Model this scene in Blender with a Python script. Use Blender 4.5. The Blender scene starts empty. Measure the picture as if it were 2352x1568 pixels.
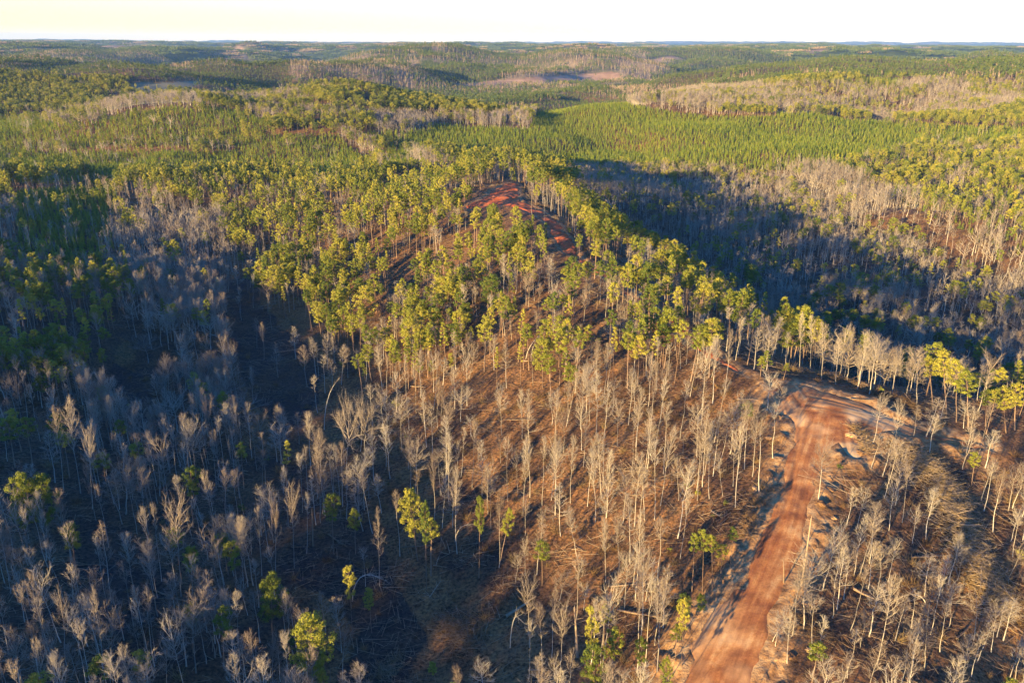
import bpy, math, random
import numpy as np
from mathutils import Matrix, Vector

rng = np.random.default_rng(11)
random.seed(11)
SC = bpy.context.scene
COL = SC.collection
R = math.radians

# ------------------------------------------------------------------ camera
FPX, PITCH, ROLL = 1844.0, R(20.4), R(0.29)          # focal length in photo pixels (photo 2352 wide)
CAM = np.array([0.0, 0.0, 120.0])
_f = np.array([0, math.cos(PITCH), -math.sin(PITCH)])
_r0 = np.array([1.0, 0, 0])
_u0 = np.array([0, math.sin(PITCH), math.cos(PITCH)])
_r = math.cos(ROLL) * _r0 + math.sin(ROLL) * _u0
_u = -math.sin(ROLL) * _r0 + math.cos(ROLL) * _u0
cd = bpy.data.cameras.new('camera')
cam = bpy.data.objects.new('camera', cd)
COL.objects.link(cam)
cd.sensor_width = 36.0
cd.lens = 36.0 * FPX / 2352.0
cd.clip_start = 1.0
cd.clip_end = 90000.0
cam.matrix_world = Matrix(((_r[0], _u[0], -_f[0], CAM[0]), (_r[1], _u[1], -_f[1], CAM[1]),
                           (_r[2], _u[2], -_f[2], CAM[2]), (0, 0, 0, 1)))
SC.camera = cam

# ------------------------------------------------------------------ light
SUN_AZ, SUN_EL = R(38.0), R(8.6)     # the light travels towards SUN_AZ right of the view, from low behind
LD = np.array([math.sin(SUN_AZ) * math.cos(SUN_EL), math.cos(SUN_AZ) * math.cos(SUN_EL), -math.sin(SUN_EL)])
world = bpy.data.worlds.new('World')
SC.world = world
world.use_nodes = True
wn = world.node_tree.nodes
sky = wn.new('ShaderNodeTexSky')
sky.sky_type = 'NISHITA'
sky.sun_disc = False
sky.sun_elevation = SUN_EL
sky.sun_rotation = SUN_AZ + math.pi
sky.altitude = 200.0
sky.air_density = 1.0
sky.dust_density = 0.25
sky.ozone_density = 1.0
wn['Background'].inputs['Strength'].default_value = 0.09
# cool white balance: neutral at the horizon, bluer and darker overhead
wtc = wn.new('ShaderNodeTexCoord'); wsp = wn.new('ShaderNodeSeparateXYZ'); wr = wn.new('ShaderNodeValToRGB')
world.node_tree.links.new(wtc.outputs['Generated'], wsp.inputs[0]); world.node_tree.links.new(wsp.outputs['Z'], wr.inputs['Fac'])
wr.color_ramp.elements[0].position = 0.03; wr.color_ramp.elements[0].color = (0.80, 0.765, 0.80, 1)
wr.color_ramp.elements[1].position = 0.22; wr.color_ramp.elements[1].color = (0.155, 0.64, 1.62, 1)
tint = wn.new('ShaderNodeMix'); tint.data_type = 'RGBA'; tint.blend_type = 'MULTIPLY'
tint.inputs['Factor'].default_value = 1.0
world.node_tree.links.new(sky.outputs['Color'], tint.inputs[6])
world.node_tree.links.new(wr.outputs['Color'], tint.inputs[7])
world.node_tree.links.new(tint.outputs[2], wn['Background'].inputs['Color'])
sd = bpy.data.lights.new('sun', 'SUN')
sd.energy = 5.0
sd.angle = R(0.55)
sd.color = (1.0, 0.69, 0.29)
sun = bpy.data.objects.new('sun', sd)
COL.objects.link(sun)
sun.rotation_euler = Vector(LD).to_track_quat('-Z', 'Y').to_euler()
SC.view_settings.view_transform = 'Standard'
SC.view_settings.look = 'None'
SC.view_settings.gamma = 1.0
SC.view_settings.exposure = 2.15
SC.render.film_transparent = False
SC.cycles.max_bounces = 4
SC.cycles.diffuse_bounces = 2
SC.cycles.glossy_bounces = 1
SC.cycles.transmission_bounces = 2
SC.cycles.transparent_max_bounces = 4
SC.cycles.volume_bounces = 0
SC.cycles.use_denoising = True
SC.cycles.denoiser = 'OPENIMAGEDENOISE'
SC.cycles.denoising_input_passes = 'RGB_ALBEDO_NORMAL'

# ------------------------------------------------------------------ numeric helpers
def hash2(ix, iy, seed):
    h = (ix.astype(np.int64) * 374761393 + iy.astype(np.int64) * 668265263 + seed * 1442695041) & 0x7fffffff
    h = ((h ^ (h >> 13)) * 1274126177) & 0x7fffffff
    h = ((h ^ (h >> 16)) * 2246822519) & 0x7fffffff
    return (h & 0xffffff) / float(0xffffff)

def vnoise(x, y, s, seed=0):
    x = np.asarray(x, float) / s; y = np.asarray(y, float) / s
    ix = np.floor(x); iy = np.floor(y)
    fx = x - ix; fy = y - iy
    fx = fx * fx * fx * (fx * (fx * 6 - 15) + 10); fy = fy * fy * fy * (fy * (fy * 6 - 15) + 10)
    a = hash2(ix, iy, seed); b = hash2(ix + 1, iy, seed); c = hash2(ix, iy + 1, seed); d = hash2(ix + 1, iy + 1, seed)
    return (a + (b - a) * fx) * (1 - fy) + (c + (d - c) * fx) * fy        # 0..1

def fbm(x, y, s, seed=0, o=4):
    v = 0; a = 0.5; t = 0
    for k in range(o):
        v = v + a * vnoise(x + 17.3 * k, y - 9.1 * k, s, seed + 31 * k); t += a; a *= 0.5; s *= 0.5
    return v / t

def sstep(a, b, x):
    t = np.clip((x - a) / (b - a), 0, 1)
    return t * t * (3 - 2 * t)

def project(x, y, z):
    vx, vy, vz = x - CAM[0], y - CAM[1], z - CAM[2]
    c = vx * _f[0] + vy * _f[1] + vz * _f[2]
    c = np.where(np.abs(c) < 1e-3, 1e-3, c)
    px = 1176 + FPX * (vx * _r[0] + vy * _r[1] + vz * _r[2]) / c
    py = 784 - FPX * (vx * _u[0] + vy * _u[1] + vz * _u[2]) / c
    return np.where(c > 1, px, -1e5), np.where(c > 1, py, -1e5)

def ray(px, py):
    d = _f * FPX + _r * (px - 1176) - _u * (py - 784)
    return d / np.linalg.norm(d)

def at_plane(px, py, z):
    d = ray(px, py)
    t = (z - CAM[2]) / d[2]
    return CAM[0] + d[0] * t, CAM[1] + d[1] * t

# ------------------------------------------------------------------ the shape of the land
CTRL = """1660 1568 19|1740 1400 22|1800 1200 25|1850 1050 28|1890 930 31|1990 950 31|1670 840 31|1500 720 32|1310 580 34
1240 500 37|1130 450 39|1175 412 39|2100 760 -12|1900 650 -12|1700 560 -11|1520 470 -6|2250 850 -12|1450 430 2|2352 1000 24
2300 1300 18|2352 1500 12|2100 1400 19|2200 1150 22|2100 1010 27|2240 940 24|2000 490 10|2150 560 6|2300 640 3|1820 425 8
2150 480 4|2300 480 10|1500 1100 21|1300 1200 12|1500 1400 14|1250 1400 8|1150 1000 14
1000 850 14|900 700 15|750 600 14|1000 560 26|850 480 22|1050 520 31|700 480 14|1000 450 30|640 850 4|560 1000 3|800 1100 4
900 1300 3|950 1500 1|650 1300 3|450 1400 4|300 900 5|560 650 7|530 550 8|620 480 10|100 1000 9|100 1300 8|100 1500 9|150 750 14
350 650 9|100 560 14|300 520 12|50 450 15|200 440 15|500 440 14|750 430 16|1690 1020 25|1750 900 30|1560 820 29
100 370 12.5|400 370 12.5|700 370 13.9|900 370 15.3|830 335 16.2|400 305 22.1|100 310 16.2|400 255 39.1|300 280 30.4|600 265 30.8|600 310 18.3|950 330 22.7|995 300 27|1880 560 -9|2040 640 -11|2190 715 -11|1740 465 -5|1200 352 12|1200 374 20|1010 366 29|1010 340 21|1500 387 4|1400 342 5|1600 332 17|1500 312 18|1600 300 23.8|1800 300 23.8|1900 276 31.8|2000 300 21.8|2110 330 14.6|1850 395 14.5|1300 300 23.8|1200 275 28.7|1300 245 38.2|1350 226 45.3|1500 258 35.8|1620 274 30.8|900 222 47.0|1000 226 44.6|800 226 44.6|870 262 34.3|1120 236 40.1|700 236 41.4|1010 268 30.4|2200 400 18.2|2320 330 11.2|2100 380 15.9|2250 360 12.8|1180 395 10.1"""
cp = []
for t in CTRL.replace('\n', '|').split('|'):
    a, b, c = map(float, t.split())
    x, y = at_plane(a, b, c)
    cp.append((x, y, c))
# hidden or unseen ground: the steep back of the ridge, and ground outside the frame
ridge = np.array([at_plane(a, b, c) for a, b, c in ((2352, 960, 26), (2060, 900, 30), (1890, 880, 31), (1670, 800, 31), (1420, 610, 32), (1280, 480, 36))])
for (x, y) in ridge:
    cp.append((x + 46, y + 40, 6)); cp.append((x + 16, y + 14, 25))
for x, y, z in ((0, 30, 6), (60, 20, 15), (-60, 40, 8), (-160, 60, 14), (140, 30, 10), (220, 100, 8), (320, 220, 4), (-220, 160, 16), (-320, 300, 20),
                (-480, 480, 24), (480, 420, 12), (700, 600, 20), (-700, 720, 26), (900, 900, 26), (-900, 950, 30), (0, -120, 8), (-160, -80, 16), (160, -120, 8),
                (-300, 60, 24), (0, 1200, 26), (500, 1250, 30), (-500, 1250, 30), (900, 1300, 30), (-900, 1300, 30), (115, 585, 12), (-20, 600, 14)):
    cp.append((x, y, z))
cp = np.array(cp)

def tps_fit(p, lam):
    n = len(p)
    d2 = ((p[:, None, :2] - p[None, :, :2]) ** 2).sum(-1) / 1e4
    K = 0.5 * d2 * np.log(d2 + 1e-9) + lam * np.eye(n)
    Q = np.c_[np.ones(n), p[:, :2] / 100]
    A = np.block([[K, Q], [Q.T, np.zeros((3, 3))]])
    return np.linalg.solve(A, np.r_[p[:, 2], np.zeros(3)])

wt = tps_fit(cp, 0.004)
GX0, GX1, GY0, GY1, GS = -1500.0, 1500.0, -400.0, 1700.0, 5.0
gx = np.arange(GX0, GX1 + 1, GS); gy = np.arange(GY0, GY1 + 1, GS)
XX, YY = np.meshgrid(gx, gy)
Z = wt[-3] + wt[-2] * XX / 100 + wt[-1] * YY / 100
for i, (a, b, c) in enumerate(cp):
    d2 = ((XX - a) ** 2 + (YY - b) ** 2) / 1e4
    Z += wt[i] * 0.5 * d2 * np.log(d2 + 1e-9)
Z = np.clip(Z, -12, 80)

def far_h(x, y):
    d = np.hypot(x, y)
    n = fbm(x, y, 860, 5, 4)
    n2 = fbm(x, y, 420, 9, 3)
    h = -4 + 96 * sstep(0.30, 0.70, n) + 50 * (n2 - 0.5) + 20 * (fbm(x, y, 190, 135, 2) - 0.5)
    h = h * (0.8 + 0.2 * sstep(1500, 4000, d))
    h += 95 * sstep(7000, 26000, d) * (fbm(x * 0.6, y, 5200, 21, 3) - 0.22)
    h += 60 * sstep(16000, 30000, d) * sstep(-4000, 6000, x)
    return h

Z += sstep(600, 760, np.hypot(XX, YY)) * (36 * (fbm(XX, YY, 240, 131, 2) - 0.5) + 9 * (fbm(XX, YY, 80, 133, 2) - 0.5))
dd = np.maximum(np.maximum(np.abs(XX) - (300 + 0.62 * np.maximum(YY, 0)), YY - 1120), -YY - 260)
wnear = 1 - sstep(0, 330, dd)
Z = Z * wnear + far_h(XX, YY) * (1 - wnear)
# a wooded hill out of the frame on the sunny side, whose shadow fills the hollow
HILL = [(-60, -330, 56), (-170, -215, 59), (-245, -168, 58), (-275, -140, 57), (-300, -117, 61), (-345, -75, 71), (-420, 10, 78), (-560, 150, 83), (-700, 300, 66), (-860, 460, 42)]
def hill(x, y):
    best = np.zeros_like(x)
    for (x0, y0, z0), (x1, y1, z1) in zip(HILL[:-1], HILL[1:]):
        t = np.clip(((x - x0) * (x1 - x0) + (y - y0) * (y1 - y0)) / ((x1 - x0) ** 2 + (y1 - y0) ** 2), 0, 1)
        d = np.hypot(x - x0 - t * (x1 - x0), y - y0 - t * (y1 - y0))
        best = np.maximum(best, (z0 + t * (z1 - z0)) * np.exp(-(d / 75) ** 2))
    return best
Z = np.maximum(Z, hill(XX, YY))

def base_h(x, y):
    x = np.asarray(x, float); y = np.asarray(y, float)
    fx = np.clip((x - GX0) / GS, 0, len(gx) - 1.001); fy = np.clip((y - GY0) / GS, 0, len(gy) - 1.001)
    i = fx.astype(int); j = fy.astype(int); fx = fx - i; fy = fy - j
    i = np.clip(i, 1, len(gx) - 3); j = np.clip(j, 1, len(gy) - 3)
    wx = ((1 - fx) ** 3 / 6, (3 * fx ** 3 - 6 * fx ** 2 + 4) / 6, (-3 * fx ** 3 + 3 * fx ** 2 + 3 * fx + 1) / 6, fx ** 3 / 6)
    wy = ((1 - fy) ** 3 / 6, (3 * fy ** 3 - 6 * fy ** 2 + 4) / 6, (-3 * fy ** 3 + 3 * fy ** 2 + 3 * fy + 1) / 6, fy ** 3 / 6)
    z = 0
    for b in range(4):
        for a in range(4): z = z + wx[a] * wy[b] * Z[j + b - 1, i + a - 1]
    ins = (x > GX0) & (x < GX1) & (y > GY0) & (y < GY1)
    if not np.all(ins):
        z = np.where(ins, z, far_h(x, y))
    return z

def to_ground(px, py, hf=base_h):
    d = ray(px, py)
    t = np.arange(60, 2500, 1.0)
    X = CAM[0] + d[0] * t; Y = CAM[1] + d[1] * t; Zr = CAM[2] + d[2] * t
    below = np.nonzero(Zr < hf(X, Y))[0]
    k = below[0] if len(below) else len(t) - 1
    return float(X[k]), float(Y[k])

# bare-dirt shapes: capsules between points of the road and of the clearing on the ridge
def caps(pts):
    out = []
    w = [(*to_ground(a, b), c) for a, b, c in pts]
    for p, q in zip(w[:-1], w[1:]):
        out.append((*p, *q))
    return out
ROAD = caps([(1585, 1590, 3.5), (1640, 1480, 4.2), (1695, 1365, 2.6)]) + caps([(1590, 1690, 6.0), (1645, 1600, 5.6), (1698, 1480, 4.9), (1756, 1340, 4.3), (1803, 1220, 3.8), (1840, 1100, 3.9), (1866, 1020, 5.0), (1885, 950, 8.5)]) \
     + caps([(1850, 925, 8.5), (1835, 905, 7.0)]) + caps([(1950, 975, 5.0), (1962, 1040, 3.0)]) + caps([(1885, 930, 11.0), (1960, 945, 9.5), (2030, 965, 5.0), (2130, 1000, 2.6), (2240, 1022, 2.2)])
TRACK = caps([(1718, 868, 0.6), (1690, 850, 1.2), (1665, 835, 1.8), (1520, 725, 2.2), (1400, 640, 2.0), (1315, 585, 3.4), (1290, 545, 3.6), (1262, 505, 5.0), (1215, 478, 6.5), (1150, 462, 10.0), (1100, 470, 8.0)]) \
     + caps([(1150, 458, 11.0), (1175, 425, 5.0)])

def sdf(x, y, cps):
    best = np.full(np.shape(x), 1e9); u = np.zeros(np.shape(x)); s = np.zeros(np.shape(x)); acc = 0.0
    for (x0, y0, r0, x1, y1, r1) in cps:
        L = math.hypot(x1 - x0, y1 - y0)
        t = np.clip(((x - x0) * (x1 - x0) + (y - y0) * (y1 - y0)) / (L * L), 0, 1)
        dx = x - x0 - t * (x1 - x0); dy = y - y0 - t * (y1 - y0)
        d = np.hypot(dx, dy) - (r0 + t * (r1 - r0))
        side = ((x1 - x0) * (y - y0) - (y1 - y0) * (x - x0)) / L
        m = d < best
        best = np.where(m, d, best); u = np.where(m, side, u); s = np.where(m, acc + t * L, s)
        acc += L
    return best, u, s

def bbox(cps, pad):
    a = np.array(cps)
    return (min(a[:, 0].min(), a[:, 3].min()) - pad, max(a[:, 0].max(), a[:, 3].max()) + pad,
            min(a[:, 1].min(), a[:, 4].min()) - pad, max(a[:, 1].max(), a[:, 4].max()) + pad)
BB_R, BB_T = bbox(ROAD, 30), bbox(TRACK, 30)

def dirt_d(x, y):
    """distance to the edge of the bare dirt (negative inside): road, ridge track"""
    x = np.asarray(x, float); y = np.asarray(y, float)
    out = []
    for cps, bb in ((ROAD, BB_R), (TRACK, BB_T)):
        d = np.full(np.shape(x), 99.0)
        m = (x > bb[0]) & (x < bb[1]) & (y > bb[2]) & (y < bb[3])
        if np.any(m):
            d[m] = sdf(x[m], y[m], cps)[0] + 4.2 * (fbm(x[m], y[m], 8, 3, 3) - 0.5)
        out.append(d)
    return out

def height(x, y, sunk=False):
    x = np.atleast_1d(np.asarray(x, float)); y = np.atleast_1d(np.asarray(y, float))
    z = base_h(x, y)
    near = np.hypot(x, y) < 900
    dr, dt = dirt_d(x, y)
    xn = np.where(near, x, 0); yn = np.where(near, y, 0)
    rough = 1.1 * (fbm(xn, yn, 14, 41, 3) - 0.5) + 0.5 * (fbm(xn, yn, 3.2, 44, 2) - 0.5)
    # pushed-up banks and clods along the road
    bank = np.exp(-((dr - 2.6) / 2.4) ** 2) * (0.1 + 0.75 * sstep(0.42, 0.8, fbm(xn, yn, 5.0, 47, 3)) + 0.75 * sstep(0.45, 0.8, fbm(xn, yn, 2.0, 49, 2))) + np.exp(-((dt - 2) / 2) ** 2) * 0.8 * fbm(xn, yn, 5, 48, 2)
    z = z + np.where(near, rough * sstep(-0.5, 2.5, np.minimum(dr, dt)) + bank, 0)
    if sunk:
        z = z - 0.9 * (1 - sstep(-2.2, -0.4, np.minimum(dr, dt)))
    return z

# ------------------------------------------------------------------ stands of trees, ground cover (polygons of the ground, read off the photo)
POLY = {
 'gully':     [(520,640),(585,640),(650,760),(770,860),(740,910),(640,1010),(575,930),(530,780)],
 'hollow':    [(255,835),(330,860),(370,1000),(330,1015),(270,960)],
 'dark_open': [(140,1190),(330,1200),(400,1330),(330,1480),(200,1400)],
 'skid':      [(670,1240),(890,1310),(1010,1480),(950,1600),(760,1600),(850,1450),(640,1300)],
 'gapA':      [(870,640),(1060,560),(1100,600),(920,690)],
 'gapB':      [(1180,760),(1290,660),(1320,700),(1240,800)],
 'leftyoung': [(40,450),(270,420),(250,560),(230,640),(40,660)],
 'treeline':  [(-400,415),(300,425),(860,415),(860,470),(600,520),(260,470),(-400,460)],
 'platform':  [(600,690),(560,560),(640,500),(860,430),(1000,405),(1180,380),(1290,470),(1420,560),(1690,740),(1880,860),(1700,870),(1640,880),(1250,910),(1160,860),(960,900),(830,880)],
 'barelit':   [(1150,905),(1640,880),(1800,920),(1800,1050),(1720,1280),(1620,1520),(1560,1720),(1250,1720),(1200,1400),(1000,1250),(760,1080),(800,960),(960,900)],
 'crest':     [(1880,850),(2100,900),(2260,930),(2500,960),(2500,1040),(2240,985),(2060,935),(1900,885)],
 'rightlow':  [(1880,985),(2100,1040),(2500,1040),(2500,1720),(1640,1720),(1800,1330)],
 'spur':      [(1760,395),(1900,400),(2100,480),(2250,560),(2500,700),(2500,800),(2300,690),(2060,545),(1880,470)],
 'valley':    [(1290,400),(1760,400),(1880,470),(2060,545),(2300,690),(2500,800),(2500,960),(2260,930),(2100,900),(1880,850),(1690,740),(1420,560)],
 'spurback':  [(1900,400),(2120,350),(2500,330),(2500,700),(2250,560),(2100,480)],
 'strip':     [(330,490),(520,480),(530,600),(560,900),(560,1020),(360,1020),(330,900),(290,760),(310,600)],
 'leftpine':  [(-400,640),(240,660),(310,640),(300,760),(255,835),(250,930),(150,930),(-400,900)],
 'leftbare':  [(-500,900),(150,930),(270,960),(330,1015),(560,1020),(800,1100),(900,1310),(670,1240),(700,1400),(760,1720),(-500,1720)],
 'rowpine':   [(600,292),(860,284),(870,305),(740,314),(620,312)],
 'bareclump': [(755,302),(800,298),(860,345),(880,378),(835,362)],
 'bareband':  [(60,346),(300,338),(560,338),(560,350),(60,356)],
 'knobtan':   [(110,262),(230,252),(250,275),(200,292),(110,292)],
 'hollowbare':[(560,262),(700,258),(860,270),(860,286),(700,280),(600,276)],
 'plantL':    [(-400,345),(500,345),(870,325),(860,415),(300,425),(-400,415)],
 'plantC':    [(985,300),(1000,290),(1210,300),(1240,250),(1350,222),(1500,255),(1620,270),(1900,272),(2130,310),(2110,340),(1900,400),(1760,400),(1300,398),(1180,378),(990,352)],
 'plantW':    [(880,330),(985,300),(990,352),(880,410)],
 'bareC':     [(850,275),(1210,270),(1210,300),(985,300),(860,312)],
 'darkhill':  [(690,226),(900,214),(1120,222),(1190,240),(1060,272),(800,272)],
 'hillL':     [(-400,330),(120,290),(400,246),(560,275),(860,290),(860,325),(500,345),(-400,345)],
 'clearcut':  [(1010,196),(1180,182),(1400,166),(1440,176),(1400,190),(1200,198)],
 'field':     [(290,214),(310,190),(460,188),(440,205),(560,212),(540,222),(400,218)],
 'tanwood':   [(1380,205),(2000,205),(2100,240),(1900,266),(1620,264),(1500,250)],
}
#            bare pine young shrub debris  per hectare; bare height, pine height
SPEC = {
 'gully': (26,3,0,40,300,(10,16),(12,16)), 'hollow': (0,0,0,30,90,(10,14),(12,16)), 'dark_open': (16,2,0,160,130,(14,20),(14,18)),
 'skid': (40,6,0,190,480,(12,20),(13,18)), 'gapA': (20,10,0,120,160,(10,15),(12,16)), 'gapB': (30,10,0,150,200,(10,16),(12,16)),
 'leftyoung': (40,10,1100,0,0,(10,15),(12,16)), 'treeline': (75,220,0,60,40,(14,20),(15,21)), 'platform': (150,200,0,120,160,(9,15),(13,20)),
 'barelit': (140,3,0,300,210,(13,20),(12,17)), 'crest': (110,60,0,60,200,(12,17),(13,17)), 'rightlow': (215,3,0,230,230,(8,15),(10,14)),
 'spur': (230,10,0,80,40,(14,19),(14,19)), 'valley': (430,60,0,120,120,(9,14.5),(9,14)), 'spurback': (120,180,150,100,60,(9,15),(11,17)),
 'strip': (330,30,0,120,60,(12,18),(13,18)), 'leftpine': (170,165,0,80,60,(12,18),(13,19)), 'leftbare': (290,18,0,170,200,(11.5,18.5),(11,16)),
 'plantL': (5,8,1150,0,0,(9,13),(10,14)), 'plantC': (0,0,1450,0,0,(9,12),(10,12)), 'plantW': (20,10,1150,0,0,(9,12),(10,12)),
 'rowpine': (10,420,0,0,0,(12,15),(14,17)), 'bareclump': (260,60,0,0,0,(12,16),(13,16)), 'bareband': (130,110,350,0,0,(9,13),(10,13)),
 'knobtan': (150,90,350,0,0,(10,14),(10,14)), 'hollowbare': (200,150,0,0,0,(11,15),(12,15)),
 'bareC': (300,30,50,0,0,(11,16),(12,16)), 'darkhill': (6,420,0,0,0,(12,15),(14,17)), 'hillL': (12,25,900,0,0,(10,14),(11,15)),
 'clearcut': (3,0,0,0,30,(10,15),(12,15)), 'field': (0,0,0,0,0,(9,10),(9,10)), 'tanwood': (340,75,0,0,0,(13,18),(13,17)),
}
ZN = list(POLY)
def inside(px, py, poly):
    c = np.zeros(np.shape(px), bool)
    n = len(poly)
    for i in range(n):
        x0, y0 = poly[i]; x1, y1 = poly[(i + 1) % n]
        if y0 == y1: continue
        m = ((y0 > py) != (y1 > py)) & (px < (x1 - x0) * (py - y0) / (y1 - y0) + x0)
        c ^= m
    return c

def zone_of(x, y):
    """index into ZN of the stand that ground point (x, y) lies in, -1 if none"""
    z = base_h(x, y)
    px, py = project(x, y, z)
    d = np.hypot(x, y)
    k = FPX / np.maximum(d, 50)
    px = px + (fbm(x, y, 22, 71, 2) - 0.5) * 9 * k * 1.2
    py = py + (fbm(x, y, 22, 72, 2) - 0.5) * 9 * k * 0.35
    out = np.full(np.shape(x), -1)
    ok = (d < 3200) & (px > -600) & (px < 2700)
    for i, nme in enumerate(ZN):
        m = (out < 0) & ok & inside(px, py, POLY[nme])
        out[m] = i
    # hidden back slopes project onto other stands: the far stands only start beyond the ridge
    return out

def far_kind(x, y):
    """patchwork of woods: 0 bare, 1 mature pine, 2 young pine, 3 mixed, 4 open ground"""
    a = fbm(x, y, 430, 91, 3); b = fbm(x + 900, y, 260, 95, 3); c = fbm(x, y, 300, 98, 2)
    k = np.where(a > 0.50, np.where(b > 0.53, 1, 2), np.where(b > 0.54, 3, np.where(b < 0.44, 1, 0)))
    k = np.where((c > 0.80) & (np.hypot(x, y) > 1600), 4, k)
    return k
FARSPEC = np.array([(330, 25, 0), (10, 330, 0), (10, 20, 760), (150, 170, 60), (4, 2, 0)], float)

# ------------------------------------------------------------------ materials
def mat(name, base, rough=0.9):
    m = bpy.data.materials.new(name); m.use_nodes = True
    b = m.node_tree.nodes['Principled BSDF']
    b.inputs['Base Color'].default_value = (*base, 1)
    b.inputs['Roughness'].default_value = rough
    b.inputs['Specular IOR Level'].default_value = 0.15
    return m, m.node_tree, b

def node(nt, t, **kw):
    n = nt.nodes.new(t)
    for k, v in kw.items():
        if k in n.inputs: n.inputs[k].default_value = v
        else: setattr(n, k, v)
    return n

def ramp(nt, fac, stops):
    r = nt.nodes.new('ShaderNodeValToRGB')
    e = r.color_ramp.elements
    while len(e) < len(stops): e.new(0.5)
    for q, (p, c) in zip(e, stops):
        q.position = p; q.color = (*c, 1)
    nt.links.new(fac, r.inputs['Fac'])
    return r.outputs['Color']

def mix(nt, fac, a, b, mode='MIX'):
    m = nt.nodes.new('ShaderNodeMix'); m.data_type = 'RGBA'; m.blend_type = mode
    for s, v in ((m.inputs['Factor'], fac), (m.inputs[6], a), (m.inputs[7], b)):
        if hasattr(v, 'is_output'): nt.links.new(v, s)
        else: s.default_value = v if isinstance(v, (int, float)) else (*v, 1)
    return m.outputs[2]

def plant_mat(name, stops, nscale, rough=0.8, trans=0.0):
    """colour varies from plant to plant (object random) and a little over one plant"""
    m, nt, b = mat(name, stops[0][1], rough)
    oi = node(nt, 'ShaderNodeObjectInfo'); tc = node(nt, 'ShaderNodeTexCoord')
    no = node(nt, 'ShaderNodeTexNoise', Scale=nscale, Detail=2.0)
    nt.links.new(tc.outputs['Object'], no.inputs['Vector'])
    ad = node(nt, 'ShaderNodeMath', operation='MULTIPLY_ADD')
    nt.links.new(no.outputs['Fac'], ad.inputs[0]); ad.inputs[1].default_value = 0.7
    sc = node(nt, 'ShaderNodeMath', operation='MULTIPLY_ADD'); sc.inputs[1].default_value = 0.75; sc.inputs[2].default_value = -0.22
    nt.links.new(oi.outputs['Random'], sc.inputs[0]); nt.links.new(sc.outputs[0], ad.inputs[2])
    c = ramp(nt, ad.outputs[0], stops)
    nt.links.new(c, b.inputs['Base Color'])
    if trans:
        tb = node(nt, 'ShaderNodeBsdfTranslucent'); ms = node(nt, 'ShaderNodeMixShader', Fac=trans)
        nt.links.new(c, tb.inputs['Color']); nt.links.new(b.outputs[0], ms.inputs[1]); nt.links.new(tb.outputs[0], ms.inputs[2])
        nt.links.new(ms.outputs[0], nt.nodes['Material Output'].inputs['Surface'])
    return m

M = {}
M['needles'] = plant_mat('pine needles', [(0.1, (0.075, 0.11, 0.020)), (0.5, (0.205, 0.22, 0.030)), (0.95, (0.34, 0.305, 0.046))], 0.5, 0.7, 0.25)
M['young'] = plant_mat('young pine needles', [(0.1, (0.085, 0.15, 0.018)), (0.5, (0.19, 0.25, 0.026)), (0.95, (0.29, 0.30, 0.034))], 0.6, 0.7, 0.2)
M['pinebark'] = plant_mat('pine bark', [(0.1, (0.13, 0.085, 0.055)), (0.9, (0.26, 0.18, 0.12))], 2.5)
M['bark'] = plant_mat('pale bark', [(0.1, (0.18, 0.16, 0.125)), (0.5, (0.32, 0.285, 0.22)), (0.95, (0.46, 0.42, 0.33))], 1.6)
M['twig'] = plant_mat('bare twigs', [(0.1, (0.17, 0.13, 0.095)), (0.5, (0.27, 0.228, 0.170)), (0.95, (0.35, 0.315, 0.24))], 0.7)
M['brush'] = plant_mat('dry brush', [(0.1, (0.08, 0.05, 0.026)), (0.5, (0.19, 0.115, 0.050)), (0.95, (0.25, 0.18, 0.075))], 1.0)
M['log'] = plant_mat('weathered wood', [(0.1, (0.10, 0.070, 0.045)), (0.5, (0.22, 0.155, 0.095)), (0.95, (0.36, 0.28, 0.18))], 1.5)
M['farpine'] = plant_mat('distant pine crown', [(0.1, (0.04, 0.07, 0.02)), (0.9, (0.10, 0.125, 0.03))], 0.2, 0.9)
M['farbare'] = plant_mat('distant bare crown', [(0.1, (0.17, 0.125, 0.08)), (0.9, (0.32, 0.25, 0.155))], 0.2, 0.9)

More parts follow.
